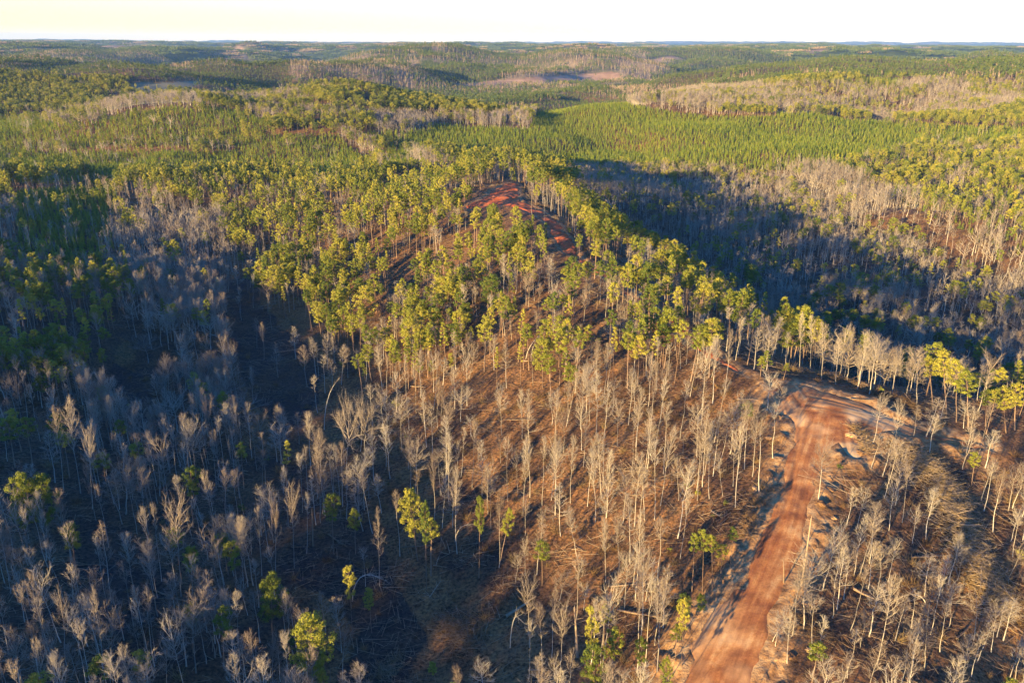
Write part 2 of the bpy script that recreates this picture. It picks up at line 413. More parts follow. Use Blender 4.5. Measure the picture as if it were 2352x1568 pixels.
def ground_material():
    m, nt, b = mat('forest floor', (0.15, 0.09, 0.05), 0.95)
    tc = node(nt, 'ShaderNodeNewGeometry')
    pos = tc.outputs['Position']
    def noise(s, d=4.0, ro=0.6):
        n = node(nt, 'ShaderNodeTexNoise', Scale=s, Detail=d, Roughness=ro)
        nt.links.new(pos, n.inputs['Vector']); return n.outputs['Fac']
    litter = ramp(nt, noise(0.09, 6.0), [(0.32, (0.045, 0.031, 0.022)), (0.47, (0.125, 0.066, 0.030)), (0.6, (0.195, 0.103, 0.042)), (0.72, (0.13, 0.088, 0.045))])
    speck = ramp(nt, noise(1.3, 3.0, 0.7), [(0.36, (0.35, 0.33, 0.30)), (0.52, (1, 1, 1)), (0.68, (1.7, 1.5, 1.3))])
    litter = mix(nt, 1.0, litter, speck, 'MULTIPLY')
    def attr(n):
        a = node(nt, 'ShaderNodeAttribute', attribute_name=n); return a.outputs['Fac']
    far = ramp(nt, noise(0.02, 5.0), [(0.35, (0.022, 0.036, 0.014)), (0.65, (0.048, 0.065, 0.02))])
    farb = ramp(nt, noise(0.02, 5.0), [(0.35, (0.12, 0.09, 0.06)), (0.65, (0.22, 0.17, 0.11))])
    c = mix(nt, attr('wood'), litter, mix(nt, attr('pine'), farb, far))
    clay = ramp(nt, noise(0.5, 5.0), [(0.3, (0.12, 0.062, 0.028)), (0.48, (0.28, 0.155, 0.065)), (0.68, (0.46, 0.30, 0.135))])
    c = mix(nt, attr('shade_litter'), c, mix(nt, 1.0, (0.034, 0.030, 0.026), speck, 'MULTIPLY'))
    c = mix(nt, attr('clay'), c, clay)
    cut = ramp(nt, noise(0.03, 5.0), [(0.35, (0.16, 0.10, 0.07)), (0.65, (0.30, 0.20, 0.13))])
    c = mix(nt, attr('cut'), c, cut)
    c = mix(nt, attr('grass'), c, (0.16, 0.15, 0.09))
    nt.links.new(c, b.inputs['Base Color'])
    bp = node(nt, 'ShaderNodeBump', Strength=0.9, Distance=0.5)
    nt.links.new(noise(0.9, 5.0, 0.7), bp.inputs['Height']); nt.links.new(bp.outputs[0], b.inputs['Normal'])
    return m
M['ground'] = ground_material()

def dirt_material(name, stops):
    m, nt, b = mat(name, stops[0][1], 0.95)
    a = node(nt, 'ShaderNodeAttribute', attribute_name='track')
    sc = node(nt, 'ShaderNodeMapping'); sc.inputs['Scale'].default_value = (0.8, 0.05, 1)
    nt.links.new(a.outputs['Vector'], sc.inputs['Vector'])
    n1 = node(nt, 'ShaderNodeTexNoise', Scale=1.0, Detail=5.0, Roughness=0.6); nt.links.new(sc.outputs[0], n1.inputs['Vector'])
    g = node(nt, 'ShaderNodeNewGeometry')
    n2 = node(nt, 'ShaderNodeTexNoise', Scale=0.16, Detail=5.0, Roughness=0.6); nt.links.new(g.outputs['Position'], n2.inputs['Vector'])
    n3 = node(nt, 'ShaderNodeTexNoise', Scale=2.5, Detail=3.0, Roughness=0.7); nt.links.new(g.outputs['Position'], n3.inputs['Vector'])
    f = node(nt, 'ShaderNodeMath', operation='MULTIPLY_ADD'); nt.links.new(n1.outputs['Fac'], f.inputs[0]); f.inputs[1].default_value = 0.42
    f2 = node(nt, 'ShaderNodeMath', operation='MULTIPLY_ADD'); nt.links.new(n2.outputs['Fac'], f2.inputs[0]); f2.inputs[1].default_value = 0.62; f2.inputs[2].default_value = -0.02
    nt.links.new(f2.outputs[0], f.inputs[2])
    c = ramp(nt, f.outputs[0], stops)
    c = mix(nt, 0.5, c, ramp(nt, n3.outputs['Fac'], [(0.35, (0.55, 0.5, 0.45)), (0.6, (1.15, 1.15, 1.15))]), 'MULTIPLY')
    pa = node(nt, 'ShaderNodeAttribute', attribute_name='pale')
    c = mix(nt, pa.outputs['Fac'], c, mix(nt, 0.8, (0.50, 0.34, 0.17), ramp(nt, f.outputs[0], [(0.35, (0.5, 0.45, 0.4)), (0.6, (1.2, 1.2, 1.2))]), 'MULTIPLY'))
    nt.links.new(c, b.inputs['Base Color'])
    bp = node(nt, 'ShaderNodeBump', Strength=0.6, Distance=0.25)
    nt.links.new(f.outputs[0], bp.inputs['Height']); nt.links.new(bp.outputs[0], b.inputs['Normal'])
    return m
M['road'] = dirt_material('red clay road', [(0.34, (0.13, 0.047, 0.020)), (0.45, (0.24, 0.092, 0.034)), (0.54, (0.35, 0.158, 0.055)), (0.64, (0.48, 0.29, 0.12))])
M['red'] = dirt_material('raw red clay', [(0.3, (0.24, 0.060, 0.022)), (0.48, (0.40, 0.098, 0.032)), (0.66, (0.55, 0.19, 0.065))])

# ------------------------------------------------------------------ mesh helpers
def mesh_np(name, V, F, mats, idx=None, smooth=False):
    me = bpy.data.meshes.new(name)
    V = np.asarray(V, np.float32); F = np.asarray(F, np.int32)
    k = F.shape[1]
    me.vertices.add(len(V)); me.vertices.foreach_set('co', V.ravel())
    me.loops.add(F.size); me.loops.foreach_set('vertex_index', F.ravel())
    me.polygons.add(len(F)); me.polygons.foreach_set('loop_start', np.arange(0, F.size, k, dtype=np.int32))
    me.polygons.foreach_set('loop_total', np.full(len(F), k, np.int32))
    for mm in mats: me.materials.append(mm)
    if idx is not None: me.polygons.foreach_set('material_index', np.asarray(idx, np.int32))
    if smooth: me.polygons.foreach_set('use_smooth', np.ones(len(F), bool))
    me.update(calc_edges=True)
    return me

def add_attr(me, name, data, kind='FLOAT'):
    a = me.attributes.new(name, kind, 'POINT')
    a.data.foreach_set('value' if kind in ('FLOAT', 'INT') else 'vector', np.asarray(data, np.int32 if kind == 'INT' else np.float32).ravel())

def link(name, data, parent=None):
    o = bpy.data.objects.new(name, data); COL.objects.link(o)
    if parent is not None: o.parent = parent
    return o

def tag(o, label=None, cat=None, group=None, kind=None):
    if label: o['label'] = label
    if cat: o['category'] = cat
    if group: o['group'] = group
    if kind: o['kind'] = kind
    return o

class Geo:
    def __init__(s): s.v = []; s.f = []; s.m = []; s.n = 0
    def tri(s, V, F, m=0):
        V = np.asarray(V, float); F = np.asarray(F, int)
        s.v.append(V); s.f.append(F + s.n); s.m.append(np.full(len(F), m)); s.n += len(V)
    def tube(s, P, rad, sides=4, m=0, tip=False):
        P = np.asarray(P, float); n = len(P)
        d = P[-1] - P[0]; d = d / (np.linalg.norm(d) + 1e-9)
        a = np.cross(d, (0, 0, 1.0) if abs(d[2]) < 0.9 else (1.0, 0, 0)); a /= np.linalg.norm(a); b = np.cross(d, a)
        an = np.arange(sides) * 2 * math.pi / sides
        ring = np.cos(an)[:, None] * a + np.sin(an)[:, None] * b
        V = np.concatenate([P[i] + ring * rad[i] for i in range(n)])
        F = []
        for i in range(n - 1):
            for k in range(sides):
                q = (k + 1) % sides
                A, B, C, D = i * sides + k, i * sides + q, (i + 1) * sides + q, (i + 1) * sides + k
                F += [(A, B, C), (A, C, D)]
        s.tri(V, F, m)
    def mesh(s, name, mats, smooth=False):
        return mesh_np(name, np.concatenate(s.v), np.concatenate(s.f), mats, np.concatenate(s.m), smooth)
    def cat(s, o, dm=0):
        for V, F, mm in zip(o.v, o.f, o.m):
            s.v.append(V); s.f.append(F + s.n); s.m.append(mm + dm)
        s.n += o.n

def unit(v): return v / (np.linalg.norm(v) + 1e-9)

# ------------------------------------------------------------------ ground and dirt sheets
def build_ground():
    rad = [30.0]
    while rad[-1] < 28500: rad.append(rad[-1] * (1.0065 if rad[-1] < 3000 else 1.012))
    rad = np.array(rad)
    an = np.concatenate([np.arange(-46, 46, 0.19), np.arange(46, 314, 3.0)])
    an = np.radians(an)
    A, Rr = np.meshgrid(an, rad)
    X = (Rr * np.sin(A)).ravel(); Y = (Rr * np.cos(A)).ravel()
    z = height(X, Y, sunk=True)
    nr, na = Rr.shape
    i, j = np.meshgrid(np.arange(nr - 1), np.arange(na), indexing='ij')
    jn = (j + 1) % na
    F = np.stack([i * na + j, i * na + jn, (i + 1) * na + jn, (i + 1) * na + j], -1).reshape(-1, 4)[:, ::-1]
    # the middle disc
    X0, Y0 = 0.0, 0.0
    V = np.c_[X, Y, z]
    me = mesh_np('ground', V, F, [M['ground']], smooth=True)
    zn = zone_of(X, Y); d = np.hypot(X, Y)
    fk = far_kind(X, Y)
    zname = lambda n: (zn == ZN.index(n)).astype(float)
    wood = sstep(1250, 2500, d) * (zn < 0)
    pine = np.where(np.isin(fk, (1, 2)), 1.0, np.where(fk == 3, 0.55, 0.0))
    pine = np.where(zn >= 0, 0, pine)
    dr, dt = dirt_d(X, Y)
    clay = np.clip((1 - sstep(1.5, 6.5, dr + 5 * (fbm(X, Y, 6, 61, 3) - 0.5))) + 0.8 * (1 - sstep(0.5, 3, dt)), 0, 1)
    gx_, gy_ = project(X, Y, z)
    clay = np.maximum(clay, 1.0 * inside(gx_, gy_, [(1905, 950), (2030, 965), (2010, 1010), (1985, 1050), (1960, 1085), (1925, 1030)]))
    clay = np.maximum(clay, 0.8 * inside(gx_, gy_, [(1600, 1400), (1690, 1330), (1680, 1430), (1620, 1540), (1540, 1640), (1560, 1500)]) * (fbm(X, Y, 5, 66, 3) > .42))
    cut = np.maximum(zname('clearcut'), np.where((fk == 4) & (zn < 0), 0.9, 0))
    shade_litter = sum(zname(q) for q in ('gully', 'hollow', 'dark_open', 'skid')) + .6 * sum(zname(q) for q in ('leftbare', 'strip', 'leftpine', 'leftyoung', 'valley'))  # litter darkened in the shaded stands: their shade deepened in the floor colour
    add_attr(me, 'shade_litter', np.clip(shade_litter * (.45 + .9 * fbm(X, Y, 11, 87, 3)), 0, .92))
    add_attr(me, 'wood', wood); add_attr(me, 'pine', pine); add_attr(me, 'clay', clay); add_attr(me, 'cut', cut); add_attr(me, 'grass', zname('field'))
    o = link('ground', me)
    tag(o, 'brown leaf-strewn forest floor rolling over ridges and hollows to the horizon', kind='structure')
build_ground()

def dirt_sheet(name, cps, bb, res, m, label, ruts):
    x = np.arange(bb[0], bb[1], res); y = np.arange(bb[2], bb[3], res)
    X, Y = np.meshgrid(x, y)
    d, u, s = sdf(X, Y, cps)
    d = d + 4.2 * (fbm(X, Y, 8, 3, 3) - 0.5) + 0.9 * (fbm(X, Y, 1.6, 8, 2) - 0.5)
    z = base_h(X, Y) + 0.05 - 0.85 * sstep(-1.0, 0.6, d)
    lane = np.abs(np.abs(u) - 1.6)
    z += -0.2 * np.exp(-(lane / 0.45) ** 2) * ruts * (.4 + fbm(X, Y, 12, 83, 2)) - 0.28 * ruts * np.exp(-((u - 2.6 - 1.6 * np.sin(s / 17.0)) / .3) ** 2) + 0.22 * (fbm(X, Y, 2.6, 77, 3) - 0.5) + (1 - ruts) * 2.2 * (fbm(X, Y, 9, 79, 3) - 0.45) * sstep(0.3, -2, d)
    keep = d < 0.6
    k = keep[:-1, :-1] | keep[1:, :-1] | keep[:-1, 1:] | keep[1:, 1:]
    n = len(x)
    jj, ii = np.nonzero(k)
    F = np.stack([jj * n + ii, jj * n + ii + 1, (jj + 1) * n + ii + 1, (jj + 1) * n + ii], -1)
    used, inv = np.unique(F, return_inverse=True)
    V = np.c_[X.ravel(), Y.ravel(), z.ravel()][used]
    me = mesh_np(name, V, inv.reshape(F.shape), [m], smooth=True)
    cx, cy = to_ground(1950, 968)
    vx, vy = to_ground(1650, 1500); sx, sy = to_ground(1957, 1005)
    ax, ay = project(V[:, 0], V[:, 1], V[:, 2])
    pale = np.exp(-(((V[:, 0] - cx) / 13) ** 2 + ((V[:, 1] - cy) / 17) ** 2)) + 1.6 * np.exp(-(((V[:, 0] - sx) / 6) ** 2 + ((V[:, 1] - sy) / 11) ** 2)) + .8 * np.exp(-(((V[:, 0] - vx) / 4) ** 2 + ((V[:, 1] - vy) / 26) ** 2))
    add_attr(me, 'pale', np.clip(pale * 1.1 * sstep(.3, .62, fbm(V[:, 0], V[:, 1], 9, 19, 3)), 0, 1))
    add_attr(me, 'track', np.c_[u.ravel()[used], s.ravel()[used], 0 * V[:, 0]], 'FLOAT_VECTOR')
    tag(link(name, me), label, kind='structure')
dirt_sheet('road', ROAD, BB_R, 0.5, M['road'], 'rutted red dirt road climbing to a bend on the ridge', 1.0)
dirt_sheet('path', TRACK, BB_T, 0.6, M['red'], 'narrow red clay track along the wooded ridge to a raw clearing', 0.0)
# ------------------------------------------------------------------ tree shapes (unit trees: real metres at their own nominal height)
def bare_tree(kind, seed, lod=0):
    """(trunk, crown) geometry, crown radius"""
    g = np.random.default_rng(seed)
    H = 18.0
    trunk, crown = Geo(), Geo()
    form = {'fan': (0.48, 3.4, 14, 66, 0.135), 'column': (0.44, 2.0, 40, 58, 0.13), 'oak': (0.36, 6.0, 4, 68, 0.24),
            'pole': (0.66, 1.5, 38, 62, 0.10), 'spire': (0.36, 2.4, 24, 44, 0.125)}[kind]
    t0, RC, e0, e1, r0 = form
    n1 = {'fan': 17, 'column': 22, 'oak': 17, 'pole': 11, 'spire': 24}[kind]
    n2, n3 = {'oak': (8, 4), 'fan': (6, 4)}.get(kind, (6, 3))
    fat = 1.0
    if lod == 1: n1, n2, n3, fat = int(n1 * 0.6), 3, 2, 2.0
    ts = np.linspace(0, 1, 9 if lod == 0 else 5)
    wob = np.cumsum(g.normal(0, 0.10 if kind != 'oak' else 0.2, (len(ts), 2)), 0)
    top = 0.97 if kind in ('column', 'spire', 'pole') else (0.82 if kind == 'fan' else 0.7)
    P = np.c_[wob[:, 0], wob[:, 1], ts * H * top]; P[0, :2] = 0
    rad = r0 * (1 - 0.86 * ts ** 0.9); rad[0] *= 1.35
    P[0, 2] = -0.6
    trunk.tube(P, rad * (1.0 if lod == 0 else 1.35), 6 if lod == 0 else 4)
    at = lambda t: np.array([np.interp(t * H, P[:, 2], P[:, k]) for k in range(2)] + [t * H])
    az = g.uniform(0, 7)
    for i in range(n1):
        f = (i + g.uniform(0, 1)) / n1
        t = t0 + (top - 0.02 - t0) * f ** 0.9
        az += 2.4 + g.normal(0, 0.4)
        if kind == 'spire': shape = (1 - f) * 0.9 + 0.15
        elif kind == 'column': shape = 0.55 + 0.6 * math.sin(math.pi * min(1, f * 0.9 + 0.1))
        elif kind == 'oak': shape = 0.75 + 0.35 * math.sin(math.pi * f)
        elif kind == 'pole': shape = 0.6 + 0.6 * math.sin(math.pi * f)
        else: shape = 0.55 + 0.55 * f
        L = RC * shape * g.uniform(0.8, 1.2) * (1.25 if kind in ('fan', 'oak') else 1.1)
        el = R(e0 + (e1 - e0) * f + g.normal(0, 6))
        d = np.array([math.cos(az) * math.cos(el), math.sin(az) * math.cos(el), math.sin(el)])
        p = at(t); pts = [p]; seg = 4
        for k in range(seg):
            d = unit(d + np.array([0, 0, {'spire': 0.05, 'fan': 0.06, 'oak': 0.05}.get(kind, 0.16)]) + g.normal(0, 0.13 if kind != 'oak' else 0.26, 3))
            p = p + d * L / seg; pts.append(p)
        rb = 0.28 * np.interp(t, ts, rad) + 0.014 * L
        rl = np.linspace(rb, rb * 0.3, seg + 1) * (1 if lod == 0 else 1.4)
        crown.tube(pts, rl, 4 if lod == 0 else 3)
        pts = np.array(pts)
        for j in range(n2):
            q = 0.28 + 0.72 * (j + g.uniform(0, 1)) / n2
            b = np.array([np.interp(q * seg, range(seg + 1), pts[:, c]) for c in range(3)])
            dd = unit(pts[min(int(q * seg) + 1, seg)] - pts[min(int(q * seg), seg - 1)])
            d2 = unit(dd + g.normal(0, 0.55, 3) + np.array([0, 0, 0.32]))
            L2 = L * g.uniform(0.26, 0.48) * (1.15 - 0.5 * q) + 0.35
            m = b + d2 * L2 * 0.5; d2b = unit(d2 + g.normal(0, 0.2, 3) + np.array([0, 0, 0.25])); e = m + d2b * L2 * 0.5
            r2 = 0.032 * fat * (0.6 + 0.13 * L)
            crown.tube([b, m, e], [r2, r2 * 0.75, r2 * 0.4], 3)
            for k in range(n3):
                s = b + (m - b) * 2 * g.uniform(0.15, 0.5) if g.uniform() < 0.35 else m + (e - m) * g.uniform(0, 1)
                d3 = unit(d2b + g.normal(0, 0.6, 3) + np.array([0, 0, 0.45]))
                L3 = L2 * g.uniform(0.4, 0.8) + 0.3
                crown.tube([s, s + d3 * L3], [0.020 * fat, 0.009 * fat], 3)
    if kind in ('pole', 'fan', 'column'):
        for i in range(5):                                  # dead stubs low on the trunk
            t = g.uniform(0.2, t0); a = g.uniform(0, 7); p = at(t)
            d = np.array([math.cos(a), math.sin(a), g.uniform(0.1, 0.8)]); L = g.uniform(0.5, 1.6)
            crown.tube([p, p + d * L * 0.6, p + d * L + np.array([0, 0, 0.2])], [0.035 * fat, 0.025 * fat, 0.012 * fat], 3)
    return trunk, crown

def puff(G, c, r, n, g, size, m=0, flat=0.8):
    d = g.normal(0, 1, (n, 3)); d[:, 2] = d[:, 2] * 0.9 + 0.25
    d /= np.linalg.norm(d, axis=1)[:, None]
    pos = c + d * (r * g.uniform(0.45, 1.0, n)[:, None]) * np.array([1, 1, flat])
    nn = d + g.normal(0, 0.38, (n, 3)); nn /= np.linalg.norm(nn, axis=1)[:, None]
    t = np.cross(nn, g.normal(0, 1, (n, 3))); t /= np.linalg.norm(t, axis=1)[:, None] + 1e-9
    b = np.cross(nn, t)
    s1 = (size * g.uniform(0.6, 1.25, n))[:, None]; s2 = s1 * g.uniform(0.35, 0.6, n)[:, None]
    V = np.stack([pos - t * s1, pos - b * s2, pos + t * s1 * 0.9, pos + b * s2], 1).reshape(-1, 3)
    k = np.arange(n) * 4
    F = np.concatenate([np.c_[k, k + 1, k + 2], np.c_[k, k + 2, k + 3]])
    G.tri(V, F, m)

def pine_tree(kind, seed, lod=0):
    """kind: tall (thin, high tuft), full (rounded crown), broad (open grown), young (to the ground)"""
    g = np.random.default_rng(seed)
    H = 18.0
    trunk, crown = Geo(), Geo()
    t0, RC, n, r0, cr = {'tall': (0.70, 2.0, 18, 0.15, 0.72), 'full': (0.60, 2.7, 26, 0.18, 0.80), 'broad': (0.42, 4.3, 50, 0.24, 0.95), 'slim': (0.55, 1.5, 18, 0.13, 0.62)}[kind]
    ts = np.linspace(0, 1, 7)
    wob = np.cumsum(g.normal(0, 0.07, (7, 2)), 0)
    P = np.c_[wob, ts * H * 0.97]; P[0] = (0, 0, -0.6)
    rad = r0 * (1 - 0.8 * ts); rad[0] *= 1.25
    trunk.tube(P, rad, 6 if lod == 0 else 4)
    at = lambda t: np.array([np.interp(t * H, P[:, 2], P[:, k]) for k in range(2)] + [t * H])
    az = g.uniform(0, 7)
    nb = 46 if lod == 0 else 16
    sz = 0.235 if lod == 0 else 0.44
    for i in range(n if lod == 0 else int(n * 0.62)):
        f = (i + g.uniform(0, 1)) / (n if lod == 0 else int(n * 0.62))
        t = t0 + (0.985 - t0) * f
        az += 2.4 + g.normal(0, 0.5)
        w = math.sin(math.pi * (0.16 + 0.80 * f)) ** 0.7 if kind != 'slim' else (1.0 - 0.75 * f)
        L = RC * w * g.uniform(0.62, 1.12)
        el = R(-6 + 50 * f + g.normal(0, 9))
        d = np.array([math.cos(az) * math.cos(el), math.sin(az) * math.cos(el), math.sin(el)])
        p = at(t); m = p + d * L * 0.55; e = m + unit(d + np.array([0, 0, 0.35])) * L * 0.45
        if lod == 0 or i % 2 == 0: crown.tube([p, m, e], [0.055, 0.04, 0.02], 3, 1)
        rr = cr * g.uniform(0.75, 1.15)
        puff(crown, e, rr, nb, g, sz, 0)
        if L > 1.3: puff(crown, m + g.normal(0, 0.25, 3), rr * 0.85, int(nb * 0.8), g, sz, 0)
        if L > 2.4:
            puff(crown, e + np.cross(d, (0, 0, 1)) * g.choice([-1, 1]) * rr * 1.1, rr * 0.8, int(nb * 0.7), g, sz, 0)
    puff(crown, at(0.99), cr * 0.9, nb, g, sz, 0)
    for i in range(7 if lod == 0 else 3):                     # dead snapped limbs under the crown
        t = g.uniform(t0 * 0.55, t0); a = g.uniform(0, 7); p = at(t); L = g.uniform(0.5, 1.7)
        d = np.array([math.cos(a), math.sin(a), g.uniform(-0.2, 0.4)])
        crown.tube([p, p + d * L], [0.035, 0.014], 3, 1)
    return trunk, crown

def young_pine(seed, lod=0):
    g = np.random.default_rng(seed)
    G = Geo(); H = 7.4
    G.tube([(0, 0, -0.5), (0, 0, H * 0.9)], [0.09, 0.03], 4, 1)
    n = 190 if lod == 0 else 90
    f = g.uniform(0, 1, n) ** 0.85
    a = g.uniform(0, 7, n)
    rr = (1 - f) ** 0.62 * 1.9 * (0.72 + 0.28 * np.sin(f * 38)) * g.uniform(0.65, 1.1, n) + 0.05
    z = 0.6 + f * (H - 0.7)
    c = np.c_[np.cos(a) * rr, np.sin(a) * rr, z]
    be = g.uniform(0.35, 1.25, n); out = np.c_[np.cos(a) * np.cos(be), np.sin(a) * np.cos(be), np.sin(be)]
    side = np.c_[-np.sin(a), np.cos(a), np.zeros(n)] + g.normal(0, 0.25, (n, 3))
    L = (0.62 * (1 - 0.55 * f) * (1.0 if lod == 0 else 1.4))[:, None]
    V = np.stack([c - out * L * 0.7 - side * L * 0.42, c - out * L * 0.7 + side * L * 0.42, c + out * L * 0.75], 1).reshape(-1, 3)
    k = np.arange(n) * 3
    G.tri(V, np.c_[k, k + 1, k + 2], 0)
    return G

def far_tree(pine, seed):
    """a far-off tree: lumpy little crown of broad leaf masses on a stem"""
    g = np.random.default_rng(seed)
    G = Geo()
    H = 15.0
    G.tube([(0, 0, -1), (0, 0, H * 0.8)], [0.2, 0.08], 3, 1)
    if pine:
        for k in range(7):
            a = g.uniform(0, 7); rr = g.uniform(0.3, 2.0)
            puff(G, np.array([math.cos(a) * rr, math.sin(a) * rr, H * g.uniform(0.52, 0.95)]), g.uniform(1.1, 1.6), 9, g, 0.95, 0)
    else:
        for k in range(34):
            a = g.uniform(0, 7); z = H * g.uniform(0.35, 0.8); rr = g.uniform(0.8, 2.6)
            p = np.array([math.cos(a) * 0.4, math.sin(a) * 0.4, z]); e = np.array([math.cos(a) * rr, math.sin(a) * rr, z + g.uniform(1.2, 3.2)])
            s = np.array([-math.sin(a), math.cos(a), 0]) * 0.16
            G.tri([p - s, p + s, e], [(0, 1, 2)], 0)
    return G

def wood_patch(pine, seed, S=62.0):
    """far woods: a canopy of many small crowns"""
    g = np.random.default_rng(seed)
    G = Geo()
    n = 46
    for k in range(n):
        x, y = g.uniform(-S / 2, S / 2, 2); h = g.uniform(9, 17)
        if pine: puff(G, np.array([x, y, h - 3]), 3.6, 10, g, 2.4, 0, 1.1)
        else:
            for q in range(9):
                a = g.uniform(0, 7); rr = g.uniform(1.5, 4.5)
                p = np.array([x, y, h * 0.35]); e = np.array([x + math.cos(a) * rr, y + math.sin(a) * rr, h * g.uniform(0.8, 1.05)])
                s = np.array([-math.sin(a), math.cos(a), 0]) * 0.9
                G.tri([p - s, p + s, e], [(0, 1, 2)], 0)
    return G

def bush(seed, evergreen=False):
    g = np.random.default_rng(seed); G = Geo()
    if evergreen:
        for k in range(7): puff(G, np.array([g.normal(0, .5), g.normal(0, .5), g.uniform(.4, 1.7)]), .55, 16, g, .26, 0)
    else:
        for k in range(46):
            a = g.uniform(0, 7); el = g.uniform(0.35, 1.45); L = g.uniform(0.6, 2.3)
            p = np.array([g.normal(0, .35), g.normal(0, .35), -0.1]); d = np.array([math.cos(a) * math.cos(el), math.sin(a) * math.cos(el), math.sin(el)])
            m = p + d * L * .6; e = m + unit(d + g.normal(0, .4, 3)) * L * .5
            G.tube([p, m, e], [.028, .02, .009], 3, 0)
    return G

def sticks(seed, n=16, S=4.5, big=1.0):
    g = np.random.default_rng(seed); G = Geo()
    for k in range(n):
        x, y = g.uniform(-S, S, 2); a = g.uniform(0, 7); L = g.uniform(1.2, 6.0) * big; tilt = g.normal(0, 0.05)
        d = np.array([math.cos(a) * L / 2, math.sin(a) * L / 2, tilt * L])
        r = g.uniform(0.02, 0.06) * big
        c = np.array([x, y, g.uniform(0.05, 0.4)])
        G.tube([c - d, c + g.normal(0, .04, 3), c + d], [r, r * .8, r * .4], 4, 0)
        for q in range(2 if g.uniform() < .5 else 0):
            p = c + d * g.uniform(-.3, .9); u = unit(d + g.normal(0, 1.0, 3) * L * .2 + np.array([0, 0, .1 * L])); l = g.uniform(.4, 1.2)
            G.tube([p, p + u * l], [.018, .008], 3, 0)
    return G

def fallen_log(seed, branchy):
    g = np.random.default_rng(seed); G = Geo(); L = 10.0
    ts = np.linspace(0, 1, 7)
    P = np.c_[(ts - .5) * L, np.cumsum(g.normal(0, .1, 7)), 0.22 + 0 * ts]
    rad = .19 * (1 - .62 * ts)
    G.tube(P, rad, 7, 0)
    for end, k in ((0, 0), (1, 6)):
        c = P[k]; n = 7
        an = np.arange(n) * 2 * math.pi / n
        V = np.vstack([[c], c + np.c_[0 * an, np.cos(an), np.sin(an)] * rad[k]])
        G.tri(V, [(0, 1 + i, 1 + (i + 1) % n) for i in range(n)], 0)
    for q in range(14 if branchy else 4):
        t = g.uniform(.45 if branchy else .2, .99); p = np.array([np.interp(t, ts, P[:, c]) for c in range(3)])
        u = unit(np.array([.8, g.normal(0, .9), g.uniform(-.1, .9)])); l = g.uniform(.6, 2.4) if branchy else g.uniform(.3, .8)
        G.tube([p, p + u * l * .6, p + u * l + np.array([0, 0, .15])], [.05, .035, .014], 4, 0)
    return G

# ------------------------------------------------------------------ variants (shared mesh data)
BK = ['fan', 'column', 'oak', 'pole', 'spire']
PK = ['tall', 'full', 'broad', 'slim']
BARE, PINE = {}, {}
SRC = {n: bpy.data.collections.new(n) for n in ('bare woods', 'bare woods far', 'pines', 'pines far', 'young pines', 'young pines far', 'tiny trees', 'wood patches', 'bushes', 'sticks')}
def src(coll, geo, mats, k):
    o = bpy.data.objects.new(f'{coll} {k:02d}', geo.mesh(f'{coll} {k:02d}', mats)); SRC[coll].objects.link(o)
BIDX, PIDX = {}, {}
for kk, kind in enumerate(BK):
    BARE[kind] = []; BIDX[kind] = []
    for v in range(5):
        t, c = bare_tree(kind, 100 * kk + v + 1)
        BARE[kind].append((t.mesh('bare tree trunk', [M['bark']]), c.mesh('bare tree crown', [M['twig']])))
        j = Geo(); j.cat(t, 0); j.cat(c, 1)
        BIDX[kind].append(kk * 5 + v); src('bare woods', j, [M['bark'], M['twig']], kk * 5 + v)
        t, c = bare_tree(kind, 100 * kk + v + 1, 1)
        j = Geo(); j.cat(t, 0); j.cat(c, 1); src('bare woods far', j, [M['bark'], M['twig']], kk * 5 + v)
for kk, kind in enumerate(PK):
    PINE[kind] = []; PIDX[kind] = []
    for v in range(4):
        t, c = pine_tree(kind, 900 + 100 * kk + v)
        PINE[kind].append((t.mesh('pine trunk', [M['pinebark']]), c.mesh('pine crown', [M['needles'], M['pinebark']])))
        for lod, nm in ((0, 'pines'), (1, 'pines far')):
            if lod: t, c = pine_tree(kind, 900 + 100 * kk + v, 1)
            j = Geo(); j.cat(c, 0); t.m = [q + 1 for q in t.m]; j.cat(t, 0)
            src(nm, j, [M['needles'], M['pinebark']], kk * 4 + v)
        PIDX[kind].append(kk * 4 + v)
for v in range(4):
    src('young pines', young_pine(40 + v), [M['young'], M['pinebark']], v)
    src('young pines far', young_pine(50 + v, 1), [M['young'], M['pinebark']], v)
    src('tiny trees', far_tree(True, 60 + v), [M['farpine'], M['pinebark']], v)
    src('tiny trees', far_tree(False, 70 + v), [M['farbare'], M['bark']], 4 + v)
    src('wood patches', wood_patch(True, 80 + v), [M['farpine']], v)
    src('wood patches', wood_patch(False, 90 + v), [M['farbare']], 4 + v)
    src('bushes', bush(20 + v), [M['brush']], v)
    src('sticks', sticks(30 + v), [M['log']], v)
src('bushes', bush(28, True), [M['needles']], 4)

